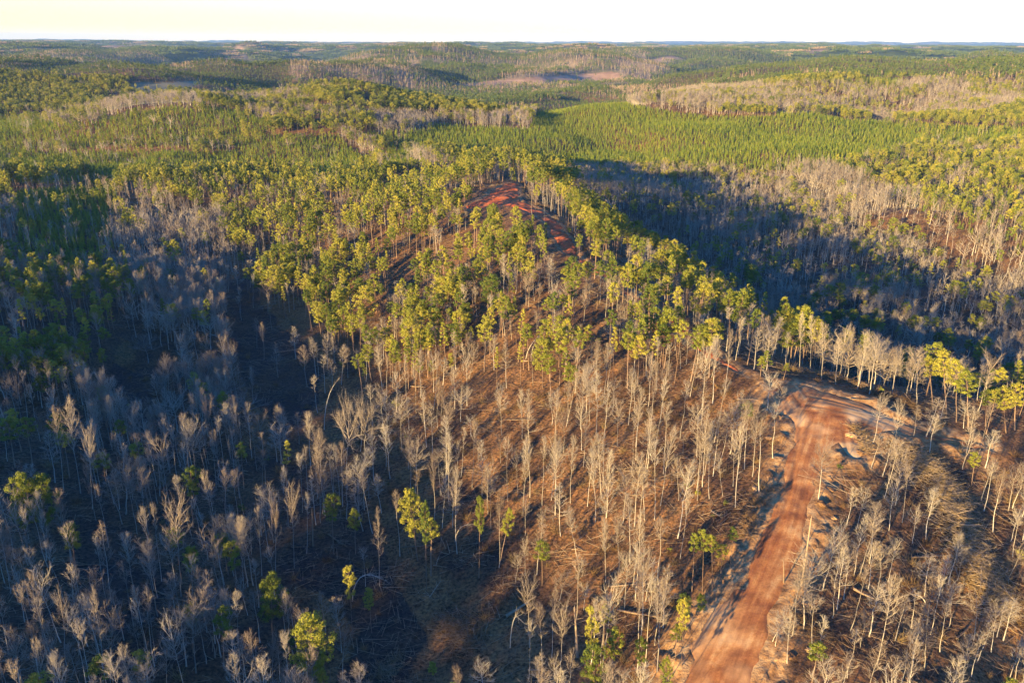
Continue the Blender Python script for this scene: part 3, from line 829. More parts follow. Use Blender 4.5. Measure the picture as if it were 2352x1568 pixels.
# ------------------------------------------------------------------ uncountable woods: one object each, instanced on points
def stuff(name, label, coll, pts, rot, scl, idx):
    pts = np.asarray(pts, float)
    if len(pts) == 0: return
    me = bpy.data.meshes.new(name)
    me.vertices.add(len(pts)); me.vertices.foreach_set('co', pts.astype(np.float32).ravel())
    add_attr(me, 'rot', rot, 'FLOAT_VECTOR'); add_attr(me, 'scl', scl, 'FLOAT_VECTOR'); add_attr(me, 'idx', idx, 'INT')
    o = link(name, me); tag(o, label, kind='stuff')
    ng = bpy.data.node_groups.new(name, 'GeometryNodeTree')
    ng.interface.new_socket('Geometry', in_out='INPUT', socket_type='NodeSocketGeometry')
    ng.interface.new_socket('Geometry', in_out='OUTPUT', socket_type='NodeSocketGeometry')
    N, L = ng.nodes, ng.links
    gi, go = N.new('NodeGroupInput'), N.new('NodeGroupOutput')
    ci = N.new('GeometryNodeCollectionInfo'); ci.inputs['Collection'].default_value = SRC[coll]
    ci.inputs['Separate Children'].default_value = True; ci.inputs['Reset Children'].default_value = True
    ip = N.new('GeometryNodeInstanceOnPoints'); ip.inputs['Pick Instance'].default_value = True
    def at(n, t):
        a = N.new('GeometryNodeInputNamedAttribute'); a.data_type = t; a.inputs['Name'].default_value = n; return a.outputs['Attribute']
    er = N.new('FunctionNodeEulerToRotation')
    L.new(gi.outputs[0], ip.inputs['Points']); L.new(ci.outputs[0], ip.inputs['Instance'])
    L.new(at('idx', 'INT'), ip.inputs['Instance Index'])
    L.new(at('rot', 'FLOAT_VECTOR'), er.inputs[0]); L.new(er.outputs[0], ip.inputs['Rotation'])
    L.new(at('scl', 'FLOAT_VECTOR'), ip.inputs['Scale']); L.new(ip.outputs[0], go.inputs[0])
    o.modifiers.new('trees', 'NODES').node_group = ng
    return o

def rots(n, lean=0.03):
    return np.c_[rng.normal(0, lean, n), rng.normal(0, lean, n), rng.uniform(0, 6.283, n)]

# ------------------------------------------------------------------ trees read one by one off the photo
OFF = {'a': (0, 900), 'b': (1350, 900), 'c': (2696, 900), 'd': (0, 1798), 'e': (1350, 1798), 'f': (2696, 1798)}
def pp(r, x, y):
    ox, oy = OFF[r]
    return (ox + x / 1.68) * 0.57422, (oy + y / 1.68) * 0.57422
# region, base x y, top x y, crown width (px of the enlargements), form
LAND = """e 540 760 480 282 210 broad|e 600 955 590 360 110 full|e 122 720 110 405 130 full|e 950 870 955 320 100 full|e 1085 790 1160 400 120 full|e 1375 905 1370 612 165 full
e 1722 1620 1700 1062 140 full|e 1788 1330 1800 1045 110 full|e 1840 1640 1865 1212 170 full|e 1725 1800 1730 1330 210 broad|e 2030 1680 2040 1272 130 full|e 670 1640 632 1428 95 tall|e 100 1270 72 790 120 full|e 232 1240 208 938 105 full
e 2200 1790 2215 1405 120 full|e 2310 1480 2330 1010 90 full
d 1595 1010 1550 622 150 full|d 1300 1010 1280 662 150 full|d 1835 1310 1812 866 235 broad|d 2110 1720 2085 1138 320 broad|d 1505 1470 1500 1062 160 full|d 1300 1370 1290 1036 150 full|d 190 730 130 180 190 broad|d 330 700 270 185 190 broad|d 1300 530 1285 125 190 full|d 2200 1780 2160 1495 110 full
c 640 1060 625 838 90 slim|c 575 1050 560 865 90 slim|c 735 1040 735 925 70 slim|c 1830 1260 1810 840 150 full|c 1740 1200 1700 880 140 full|c 1975 1360 1960 970 170 full|c 2090 1360 2110 1110 110 full|c 2230 1400 2160 1080 150 full|c 2290 1380 2280 1050 150 full|c 1895 1330 1890 900 150 full|c 475 330 475 235 60 tall|c 960 640 975 470 80 full|c 1100 640 1110 392 120 full
f 2000 240 2025 22 100 full|f 120 960 140 570 100 tall|f 190 980 200 545 110 tall|f 255 950 250 580 110 tall|f 310 900 320 640 110 tall|f 375 820 395 520 90 tall|f 40 1300 70 970 150 full|f 180 1230 185 975 90 full|f 10 1420 20 1180 90 full
b 560 1090 545 905 100 full|b 635 1080 628 910 60 full|b 770 1070 762 865 55 full|b 800 930 800 722 110 full|b 900 860 898 685 60 full|b 1230 1080 1230 785 70 slim|b 1070 1130 1070 820 60 slim|b 190 1110 190 930 50 slim|b 410 940 412 790 80 full|b 610 860 610 700 90 full|b 1160 700 1165 530 90 tall|b 1025 880 1035 555 100 full|b 855 700 858 600 70 tall
e 285 930 262 378 100 spire|e 420 732 385 290 80 pole|e 805 705 800 138 110 column|e 705 530 732 118 80 fan|e 1030 530 1032 90 90 fan|e 1085 800 1092 280 95 fan|e 525 310 530 -60 180 fan|e 1212 305 1200 -10 90 fan|e 1462 455 1462 -40 180 fan|e 1605 725 1545 400 130 fan|e 1800 908 1795 470 110 column|e 1888 835 1882 440 110 fan|e 2002 1032 2052 400 120 spire
e 1292 1325 1272 872 170 fan|e 1502 1485 1512 1062 170 fan|e 1440 1400 1470 940 100 column|e 1285 1545 1300 1160 70 pole|e 1200 905 1180 715 90 fan|e 1260 850 1255 615 110 fan|e 1375 1480 1360 1040 120 column|e 1655 1090 1655 910 120 fan|e 1450 1690 1460 1400 140 fan|e 190 940 168 668 70 pole|e 1370 640 1375 415 100 fan|e 1260 580 1262 320 120 fan|e 1490 1020 1500 840 90 oak
d 1035 938 962 398 70 pole|d 1086 885 1018 380 60 pole|d 1218 990 1168 352 240 fan|d 1862 928 1842 328 100 fan|d 1980 805 1958 262 130 fan|d 1762 865 1738 388 100 column|d 252 1455 112 915 90 pole|d 332 1452 185 838 120 column|d 455 1465 412 955 150 fan|d 725 1640 608 915 140 spire|d 745 1590 738 1082 180 fan|d 848 435 850 60 230 oak|d 545 305 450 -420 120 column|d 532 1390 492 1050 60 pole|d 558 1135 470 740 70 pole
d 1522 440 1505 105 150 fan|d 1665 1110 1652 852 95 fan|d 1385 1160 1360 848 110 fan|d 1490 1180 1470 868 120 fan|d 1660 1550 1602 1208 90 spire|d 1130 1700 1100 1315 110 fan|d 1885 1560 1850 1240 150 fan|d 1460 690 1440 420 110 fan|d 1570 640 1555 390 100 column|d 1690 700 1680 405 70 fan|d 2060 700 2050 300 60 pole|d 1140 370 1075 -60 210 fan|d 1430 420 1410 240 100 fan|d 1620 620 1600 550 80 fan
d 920 1680 905 1450 90 spire|d 2300 1560 2320 1180 150 fan|d 20 1530 -20 1240 70 pole|d 140 1560 80 1320 80 pole|d 430 275 370 -280 90 column|d 620 400 590 -140 120 fan
f 968 348 1002 -35 180 fan|f 872 1055 930 690 250 oak|f 1140 1012 1172 640 150 fan|f 1440 560 1482 200 130 fan|f 757 1455 775 1105 140 fan|f 1838 1205 1885 875 180 fan|f 1358 1455 1470 860 160 column|f 1250 1342 1312 1080 110 fan|f 1925 1600 2005 1250 150 column|f 2242 885 2345 640 160 fan|f 327 318 292 0 100 fan|f 397 248 412 -110 120 fan|f 1160 505 1185 260 90 column|f 1225 550 1262 265 100 fan|f 1600 640 1630 400 90 fan|f 1900 880 1930 640 110 fan|f 660 1310 640 1050 90 fan|f 680 1330 720 1150 80 fan|f 1090 800 1140 500 110 fan|f 2140 570 2210 160 100 column|f 2255 640 2320 400 100 fan|f 2130 1360 2170 1040 150 fan|f 1440 880 1500 600 100 fan|f 1590 1500 1640 1150 110 column|f 30 340 20 40 90 fan|f 80 450 85 160 90 fan
c 1312 1135 1372 752 175 fan|c 1462 1140 1502 848 130 fan|c 992 1032 1012 662 100 column|c 915 985 932 615 80 column|c 1112 1042 1152 705 200 fan|c 1585 900 1622 655 190 oak|c 1640 900 1690 740 190 oak|c 1972 882 1995 712 170 oak|c 1332 1475 1412 1135 130 fan|c 1467 1565 1522 1198 100 fan|c 1692 1425 1732 1150 150 spire|c 620 1275 632 995 180 fan|c 152 1565 172 1200 170 fan|c 440 1435 452 1185 120 fan|c 690 1265 692 1085 100 fan|c 2190 1010 2222 780 200 oak|c 1232 1070 1290 830 90 column|c 1560 1160 1600 910 80 column|c 1945 1365 2000 1200 100 fan|c 840 970 850 600 70 column|c 1050 1010 1060 730 90 fan|c 60 1540 60 1400 90 fan|c 1610 1420 1620 1190 80 spire
b 180 1610 200 1160 270 oak|b 60 1700 60 1180 210 oak|b 830 1330 830 1085 190 oak|b 1105 1420 1085 1085 150 fan|b 480 1380 480 1190 170 oak|b 600 1500 580 1110 90 spire|b 725 1450 750 1200 110 fan|b 480 1640 480 1370 130 fan|b 1135 1110 1130 760 75 spire|b 680 890 672 690 70 spire|b 465 1200 455 855 60 spire|b 190 830 185 590 70 spire|b 1640 1520 1650 1180 170 fan|b 1850 1250 1860 1050 130 fan|b 1990 1250 1985 1010 110 fan|b 2095 1190 2110 860 80 spire|b 1240 1440 1240 1110 80 column|b 1290 1300 1300 1110 80 column|b 1440 1340 1430 1110 120 fan|b 1880 1500 1890 1190 130 fan|b 2100 1550 2090 1330 130 fan|b 1340 720 1345 580 80 fan|b 330 1150 335 880 50 pole|b 885 1030 940 800 80 fan|b 1170 770 1160 600 80 fan|b 900 1420 880 1290 130 fan|b 945 1590 940 1440 110 fan|b 1095 1600 1100 1415 110 fan"""
TREES = []          # every tree that stands: x, y, z, H, species, form, variant, width factor, rz, lean x, lean y, landmark?
WID = {'fan': 8.4, 'column': 5.2, 'oak': 14.5, 'pole': 3.6, 'spire': 5.6, 'tall': 5.6, 'full': 7.4, 'broad': 10.2, 'slim': 4.4}
def tree_at(r, bx, by, tx, ty, w, form):
    a, b = pp(r, bx, by); ta, tb = pp(r, tx, ty)
    x, y = to_ground(a, b)
    z = float(height(x, y)[0])
    d = ray(ta, tb)                     # the top lies in the plane through the foot that faces along the view
    t = (y - CAM[1]) / d[1]
    top = CAM + d * t
    H = max(5.0, min(27.0, float(top[2] - z)))
    lx = float(top[0] - x)
    dist = math.dist(CAM, (x, y, z + H * 0.7))
    width = w / 1.68 * 0.57422 / FPX * dist
    lx = max(-0.28 * H, min(0.28 * H, lx))
    return x, y, z, H, form, width, math.atan2(lx, H)
for ent in LAND.replace('\n', '|').split('|'):
    q = ent.split()
    x, y, z, H, form, width, lean = tree_at(q[0], *map(float, q[1:6]), q[6])
    sp = 'bare' if form in BK else 'pine'
    wf = min(1.5, max(0.45, width / WID[form]))
    TREES.append([x, y, z, H, sp, form, rng.integers(5 if sp == 'bare' else 4), wf, rng.uniform(0, 6.28), 0.0, lean, True])
LXY = np.array([(t[0], t[1]) for t in TREES])

# ------------------------------------------------------------------ the rest of the trees, scattered by stand
def cells(c, y0, y1, halfang, xpad, jit=0.95):
    xs = np.arange(-1400, 1400, c); ys = np.arange(y0, y1, c)
    X, Y = np.meshgrid(xs, ys); X = X.ravel(); Y = Y.ravel()
    X = X + rng.uniform(-.5, .5, len(X)) * c * jit; Y = Y + rng.uniform(-.5, .5, len(X)) * c * jit
    k = np.abs(X) < np.tan(halfang) * np.maximum(Y, 0) + xpad
    return X[k], Y[k]

def dirt_free(x, y, pad):
    dr, dt = dirt_d(x, y)
    return np.minimum(dr, dt) > pad

CELL = 2.6
X, Y = cells(CELL, 60, 1420, R(36), 25)
ZI = zone_of(X, Y)
D = np.hypot(X, Y)
S = np.array([SPEC[n][:5] for n in ZN], float)
HT = np.array([(*SPEC[n][5], *SPEC[n][6]) for n in ZN], float)
fk = far_kind(X, Y)
dens = np.where((ZI >= 0)[:, None], S[np.maximum(ZI, 0)], np.c_[FARSPEC[fk], 30 + 0 * X, 20 + 0 * X])
hts = np.where((ZI >= 0)[:, None], HT[np.maximum(ZI, 0)], np.array([11, 16, 12, 16.]))
clump = fbm(X, Y, 26, 51, 2); clump2 = fbm(X, Y, 34, 55, 2)
pf = sstep(0.30, 0.62, clump) * 1.2 + 0.3; bf = sstep(0.34, 0.6, clump2) * 1.3 + 0.35
dens = dens.copy(); dens[(ZI < 0) & (D < 420)] = (45, 8, 0, 60, 60)
dens[:, 1] *= pf; dens[:, 0] *= bf
prob = dens * CELL * CELL / 1e4
u = rng.uniform(0, 1, len(X))
c0 = prob[:, 0]; c1 = c0 + prob[:, 1]; c2 = c1 + prob[:, 2]; c3 = c2 + prob[:, 3]; c4 = c3 + prob[:, 4]
free = np.ones(len(X), bool)
nr = D < 700
free[nr] = dirt_free(X[nr], Y[nr], 1.6)
for lx, ly in LXY:
    free &= (np.abs(X - lx) > 2.4) | (np.abs(Y - ly) > 2.4)
isb, isp, isy, iss, isd = free & (u < c0), free & (u >= c0) & (u < c1), free & (u >= c1) & (u < c2), free & (u >= c2) & (u < c3), (u >= c3) & (u < c4)
isd &= np.ones(len(X), bool)
ZH = height(X, Y)
OPENV = [[(1070, 478), (1095, 440), (1165, 405), (1195, 420), (1240, 480), (1200, 500), (1130, 470)], [(1215, 480), (1270, 490), (1330, 585), (1300, 590), (1255, 520)],
         [(1640, 825), (1700, 835), (1700, 880), (1660, 880)], [(1790, 890), (1860, 870), (1990, 905), (2040, 960), (1950, 1000), (1890, 1060), (1830, 1250), (1700, 1568), (1620, 1568), (1760, 1250), (1830, 1000)]]
topx, topy = project(X, Y, ZH + 15.0); midx, midy = project(X, Y, ZH + 10.0); footx, footy = project(X, Y, ZH)
hide = np.zeros(len(X), bool)
for pg in OPENV:
    hide |= inside(topx, topy, pg) | inside(midx, midy, pg) | inside(footx, footy, pg)
hide &= (rng.uniform(0, 1, len(X)) < 0.93) | inside(topx, topy, OPENV[0]) | inside(midx, midy, OPENV[1]) | inside(topx, topy, OPENV[1])
bank_ = inside(footx, footy, [(1895, 950), (2040, 962), (2015, 1050), (1960, 1085), (1925, 1040)])
bank_ |= inside(footx, footy, [(2060, 1035), (2180, 1055), (2340, 1300), (2340, 1410), (2230, 1410), (2110, 1200)])
hide |= bank_; isd &= ~bank_; iss &= ~bank_
isb &= ~hide; isp &= ~hide
def add_scatter(mask, sp):
    for i in np.nonzero(mask)[0]:
        lo, hi = (hts[i, 0], hts[i, 1]) if sp == 'bare' else (hts[i, 2], hts[i, 3])
        H = rng.uniform(lo, hi)
        zn = ZN[ZI[i]] if ZI[i] >= 0 else ''
        if sp == 'bare':
            w = {'rightlow': (.10, .26, 0, .54, .10), 'spur': (.55, .1, .3, .03, .02), 'strip': (.45, .25, .12, .13, .05), 'leftbare': (.22, .26, 0, .40, .12), 'valley': (.26, .24, .06, .34, .10), 'crest': (.4, .3, .1, .1, .1),
                 'platform': (.18, .22, 0, .45, .15)}.get(zn, (.20, .28, 0, .38, .14))
            form = BK[rng.choice(5, p=w)]
        else:
            form = PK[rng.choice(4, p=(.38, .36, .04, .22))]
        if form == 'oak': H *= 0.9
        TREES.append([X[i], Y[i], ZH[i], H, sp, form, rng.integers(5 if sp == 'bare' else 4), rng.uniform(.62, 1.05) if sp == 'bare' else rng.uniform(.8, 1.15), rng.uniform(0, 6.28), rng.normal(0, .045), rng.normal(0, .045), False])
add_scatter(isb & (D < 720), 'bare'); add_scatter(isp & (D < 720), 'pine')

def in_frame(x, y, z, H):
    a, b = project(x, y, z + 0.75 * H)
    return (a > 4) & (a < 2348) & (b > 4) & (b < 1566)
TA = np.array([(t[0], t[1], t[2], t[3]) for t in TREES])
tf = in_frame(TA[:, 0], TA[:, 1], TA[:, 2], TA[:, 3])
dist = np.sqrt(TA[:, 0] ** 2 + TA[:, 1] ** 2 + (TA[:, 2] - 120) ** 2)
size = np.where(tf, TA[:, 3] / dist * np.array([1.35 if t[11] else 1.0 for t in TREES]), 0)
INDIV = set()
for sp in ('bare', 'pine'):
    ids = [i for i, t in enumerate(TREES) if t[4] == sp and tf[i]]
    ids.sort(key=lambda i: -size[i]); INDIV.update(ids[:300])

# ------------------------------------------------------------------ labels that single each tree out
ANCH = [(a, b, c) for a, b, c in (
 (1560,1500,'left of the lower dirt road'), (1660,1270,'left of the middle dirt road'), (1740,1060,'left of the upper dirt road'), (1690,930,'below the track into the pines'),
 (1880,1290,'right of the middle dirt road'), (1900,1490,'right of the lower dirt road'), (1990,1090,'below the sandy road bank'), (2060,925,'on the crest behind the bend'),
 (1860,870,'above the road bend'), (2230,1040,'along the narrow side track'), (2170,1170,'around the big brush pile'), (2080,1330,'below the big brush pile'),
 (2300,1280,'right of the big brush pile'), (2230,1520,'in the lower right corner'), (2050,1500,'on the lower right slope'), (1480,960,'at the foot of sunlit pines'),
 (1360,1130,'on the upper brown slope'), (1540,1140,'on the brown slope near road'), (1440,1390,'near the long fallen logs'), (1290,1540,'at the bottom by shadow edge'),
 (1180,1290,'above the brushy ditch'), (1060,1450,'around the dark stick heap'), (930,1350,'beside the grey skid trail'), (720,1240,'above the skid trail bend'),
 (700,1480,'left of the skid trail'), (560,1330,'in the shaded lower hollow'), (450,1210,'right of the dark opening'), (220,1330,'in the dark opening'),
 (80,1500,'in the lower left corner'), (60,1200,'at the shaded left edge'), (280,1090,'below the black clearing'), (480,1020,'in the shaded grey strip'),
 (800,1080,'around the twin oaks'), (980,1120,'right of the twin oaks'), (1180,1060,'at the edge of valley shade'), (1010,930,'below the scattered ridge pines'),
 (820,850,'beside the valley clearing'), (640,950,'in the valley clearing'), (1100,790,'on the left ridge flank'), (1300,830,'in the middle ridge pines'), (1500,830,'among dense lower ridge pines'),
 (1690,780,'where the track enters pines'), (1380,680,'beside the ridge track'), (1000,700,'in the left ridge stand'), (750,690,'on the low ridge toe'), (420,850,'in the valley strip of hardwoods'),
 (130,880,'in the left pine clump'), (150,760,'above the left pine clump'), (1950,760,'in the shaded right valley'), (2200,860,'behind the crest pines'), (1700,680,'on the shaded ridge back'))]
AW = np.array([to_ground(a, b) for a, b, c in ANCH])
ORD = 'first second third fourth fifth sixth seventh eighth ninth tenth eleventh twelfth thirteenth fourteenth fifteenth sixteenth seventeenth eighteenth nineteenth twentieth'.split()
FORMW = {'fan': 'fan-crowned bare tree', 'column': 'narrow-crowned bare tree', 'oak': 'broad bare oak', 'pole': 'thin bare pole tree', 'spire': 'pointed bare tree',
         'tall': 'high-tufted pine', 'full': 'round-crowned pine', 'broad': 'wide-crowned pine', 'slim': 'slender pine'}
buckets = {}
for i in sorted(INDIV):
    x, y, z, H, sp, form = TREES[i][:6]
    a = int(np.argmin(np.hypot(AW[:, 0] - x, AW[:, 1] - y)))
    sz = 'tall' if H > 16.5 else ('low' if H < 11.5 else 'mid-height')
    buckets.setdefault((a, form, sz), []).append(i)
LABEL = {}
for (a, form, sz), ids in buckets.items():
    sx = {i: float(project(TREES[i][0], TREES[i][1], TREES[i][2] + .7 * TREES[i][3])[0]) for i in ids}
    ids = sorted(ids, key=lambda i: sx[i]); n = len(ids)
    for k, i in enumerate(ids):
        if n == 1: o = 'the only one'
        elif k == 0: o = 'leftmost'
        elif k == n - 1: o = 'rightmost'
        else: o = (ORD[k] if k < 20 else 'number %d' % (k + 1)) + ' from left'
        LABEL[i] = f'{sz} {FORMW[form]}, {o} {ANCH[a][2]}'

def place_tree(i):
    x, y, z, H, sp, form, v, wf, rz, lx, ly, lm = TREES[i]
    nm = 'bare_tree' if sp == 'bare' else 'pine_tree'
    r = bpy.data.objects.new(nm, None); COL.objects.link(r)
    r.empty_display_size = 0.5
    r.location = (x, y, z)
    r.rotation_euler = (lx, ly, rz) if not lm else (0, 0, 0)
    if lm: r.rotation_mode = 'XYZ'; r.rotation_euler = Matrix.Rotation(ly, 3, 'Y').to_4x4().to_3x3().__matmul__(Matrix.Rotation(rz, 3, 'Z')).to_euler()
    r.scale = (wf, wf, H / 18.0) if sp == 'bare' else (wf * .95, wf * .95, H / 18.0)
    tag(r, LABEL[i], 'bare tree' if sp == 'bare' else 'pine tree', 'leafless hardwoods of the thinned wood' if sp == 'bare' else 'tall pines of the thinned wood')
    tm, cm = (BARE if sp == 'bare' else PINE)[form][v]
    link('trunk', tm, r); link('crown', cm, r)
for i in sorted(INDIV): place_tree(i)

REST = [i for i in range(len(TREES)) if i not in INDIV]
def emit(sp, near, name, label):
    ids = [i for i in REST if TREES[i][4] == sp and (dist[i] < 430) == near]
    T = [TREES[i] for i in ids]
    if not T: return
    idx = [(BIDX if sp == 'bare' else PIDX)[t[5]][t[6]] for t in T]
    stuff(name, label, {('bare', True): 'bare woods', ('bare', False): 'bare woods far', ('pine', True): 'pines', ('pine', False): 'pines far'}[(sp, near)],
          [(t[0], t[1], t[2]) for t in T], [(t[9], t[10], t[8]) for t in T], [(t[7], t[7], t[3] / 18) for t in T], idx)
emit('bare', True, 'bare_woods', 'thin leafless hardwoods filling in between the larger trees')
emit('bare', False, 'bare_woods', 'leafless hardwoods massed on the slopes beyond the ridge')
emit('pine', True, 'pine_woods', 'further pines filling in behind the larger pines of the ridge')
emit('pine', False, 'pine_woods', 'pines massed on the slopes beyond the ridge')
# plantation and woods beyond 720 m
fb, fp = isb & (D >= 720), isp & (D >= 720)
for msk, coll, lab, nk, nm in ((fb, 'bare woods far', 'leafless woods on the middle-distance hills', 25, 'bare_woods'), (fp, 'pines far', 'mature pine woods on the middle-distance hills', 16, 'pine_woods')):
    n = int(msk.sum()); lo, hi = (hts[msk, 0], hts[msk, 1]) if nk == 25 else (hts[msk, 2], hts[msk, 3])
    H = lo + (hi - lo) * rng.uniform(0, 1, n); w = rng.uniform(.85, 1.2, n)
    stuff(nm, lab, coll, np.c_[X[msk], Y[msk], ZH[msk]], rots(n), np.c_[w, w, H / 18], rng.integers(0, nk, n))
KEEP = (X, Y, ZI, D, ZH)
yx, yy = cells(3.0, 300, 1420, R(36), 25, 0.9)
yi = zone_of(yx, yy); yk = far_kind(yx, yy)
yd = np.where(yi >= 0, S[np.maximum(yi, 0), 2], FARSPEC[yk, 2])
ok = rng.uniform(0, 1, len(yx)) < np.minimum(yd, 1000) * 9.0 / 1e4 * .95
X, Y, ZI = yx[ok], yy[ok], yi[ok]; D = np.hypot(X, Y); ZH = height(X, Y); isy = np.ones(len(X), bool)
n = int(isy.sum()); s = rng.uniform(.5, .85, n) * np.where(ZI[isy] >= 0, 1.0, 1.2)
near = D[isy] < 650
for m_, coll in ((near, 'young pines'), (~near, 'young pines far')):
    k = int(m_.sum())
    stuff('young_pine_plantation', 'dense plantation of young green pines ' + ('in the shaded hollow' if coll == 'young pines' else 'covering the hills beyond the ridge'), coll,
          np.c_[X[isy], Y[isy], ZH[isy]][m_], rots(k), np.repeat(s[m_][:, None], 3, 1), rng.integers(0, 4, k))
# undergrowth and slash
X, Y, ZI, D, ZH = KEEP
m_ = iss & (D < 700); n = int(m_.sum()); s = rng.uniform(.4, 1.35, n) ** 1.2
stuff('undergrowth', 'dry brown brush and small evergreens among the trees', 'bushes', np.c_[X[m_], Y[m_], ZH[m_]], rots(n), np.repeat(s[:, None], 3, 1), rng.choice(5, n, p=(.24, .24, .24, .25, .03)))
m_ = isd & (D < 700) & (np.minimum(*dirt_d(X, Y)) > 2.5); n = int(m_.sum())
hx = (height(X[m_] + 2, Y[m_]) - height(X[m_] - 2, Y[m_])) / 4; hy = (height(X[m_], Y[m_] + 2) - height(X[m_], Y[m_] - 2)) / 4
s = rng.uniform(.6, 1.15, n)
stuff('slash_litter', 'grey sticks and cut tops littering the forest floor', 'sticks', np.c_[X[m_], Y[m_], ZH[m_]], np.c_[np.arctan(hy), -np.arctan(hx), 0 * hx], np.repeat(s[:, None], 3, 1), rng.integers(0, 4, n))
# trees on the hill out of the frame that shades the hollow, and the ground left of the frame
a = np.array([(q[0], q[1]) for q in HILL])
hx = rng.uniform(-950, -40, 26000); hy = rng.uniform(-420, 560, 26000)
k = (hill(hx, hy) > 28) & (np.abs(hx) > np.tan(R(37)) * np.maximum(hy, 0) + 30); hx, hy = hx[k][:5200], hy[k][:5200]
n = len(hx)
stuff('pine_woods', 'pines on the hill outside the picture', 'pines far', np.c_[hx, hy, height(hx, hy)], rots(n), np.c_[np.full(n, 1.1), np.full(n, 1.1), rng.uniform(.5, .72, n)], rng.integers(0, 12, n))

# ------------------------------------------------------------------ far woods to the horizon
fx, fy, fi, fs = [], [], [], []
for d0, d1, c in ((1420, 2600, 7.5), (2600, 4200, 10.5)):
    xs = np.arange(-d1 * .75, d1 * .75, c); ys = np.arange(d0 * .75, d1, c)
    A, B = np.meshgrid(xs, ys); A = A.ravel(); B = B.ravel()
    d = np.hypot(A, B); k = (np.abs(A) < np.tan(R(35.5)) * B) & (d < d1) & (np.where(d0 < 1500, B > 1420, d >= d0))
    A = A[k] + rng.uniform(-.5, .5, k.sum()) * c; B = B[k] + rng.uniform(-.5, .5, k.sum()) * c
    kd = far_kind(A, B); uu = rng.uniform(0, 1, len(A)); zz = zone_of(A, B)
    for zname_, kk in (('clearcut', 4), ('field', 4), ('tanwood', 0), ('darkhill', 1), ('plantC', 2), ('hillL', 2)): kd[zz == ZN.index(zname_)] = kk
    keep = (kd != 4) | (uu < .02)
    pine = np.where((kd == 1) | (kd == 2), uu < .93, np.where(kd == 3, uu < .5, uu < .10))
    sc = np.where(kd == 2, .6, 1.0) * rng.uniform(.8, 1.2, len(A)) * (c / 8.0) ** .5
    fx.append(A[keep]); fy.append(B[keep]); fi.append(np.where(pine, 0, 4)[keep] + rng.integers(0, 4, keep.sum())); fs.append(sc[keep])
A, B, I, S_ = map(np.concatenate, (fx, fy, fi, fs))
stuff('distant_woods', 'patchwork of pine and leafless woods on the far hills', 'tiny trees', np.c_[A, B, far_h(A, B)], rots(len(A)), np.repeat(S_[:, None], 3, 1), I)
fx, fy, fi, fs = [], [], [], []
for d0, d1, c in ((4200, 7500, 54), (7500, 13000, 84)):
    xs = np.arange(-d1 * .75, d1 * .75, c); ys = np.arange(d0 * .8, d1, c)
    A, B = np.meshgrid(xs, ys); A = A.ravel(); B = B.ravel(); d = np.hypot(A, B)
    k = (np.abs(A) < np.tan(R(35.5)) * B) & (d < d1) & (d >= d0)
    A = A[k] + rng.uniform(-.3, .3, k.sum()) * c; B = B[k] + rng.uniform(-.3, .3, k.sum()) * c
    kd = far_kind(A, B); uu = rng.uniform(0, 1, len(A)); keep = kd != 4
    pine = np.where((kd == 1) | (kd == 2), uu < .95, np.where(kd == 3, uu < .5, uu < .12))
    fx.append(A[keep]); fy.append(B[keep]); fi.append(np.where(pine, 0, 4)[keep] + rng.integers(0, 4, keep.sum())); fs.append(np.full(keep.sum(), c / 56.0))
A, B, I, S_ = map(np.concatenate, (fx, fy, fi, fs))
stuff('horizon_woods', 'blue-grey woods stretching to the horizon', 'wood patches', np.c_[A, B, far_h(A, B)], np.c_[0 * A, 0 * A, rng.integers(0, 4, len(A)) * math.pi / 2], np.c_[S_, S_, .9 * S_ ** .3], I)
print('trees', len(TREES), 'indiv', len(INDIV), 'young', int(isy.sum()), 'far', len(fx))
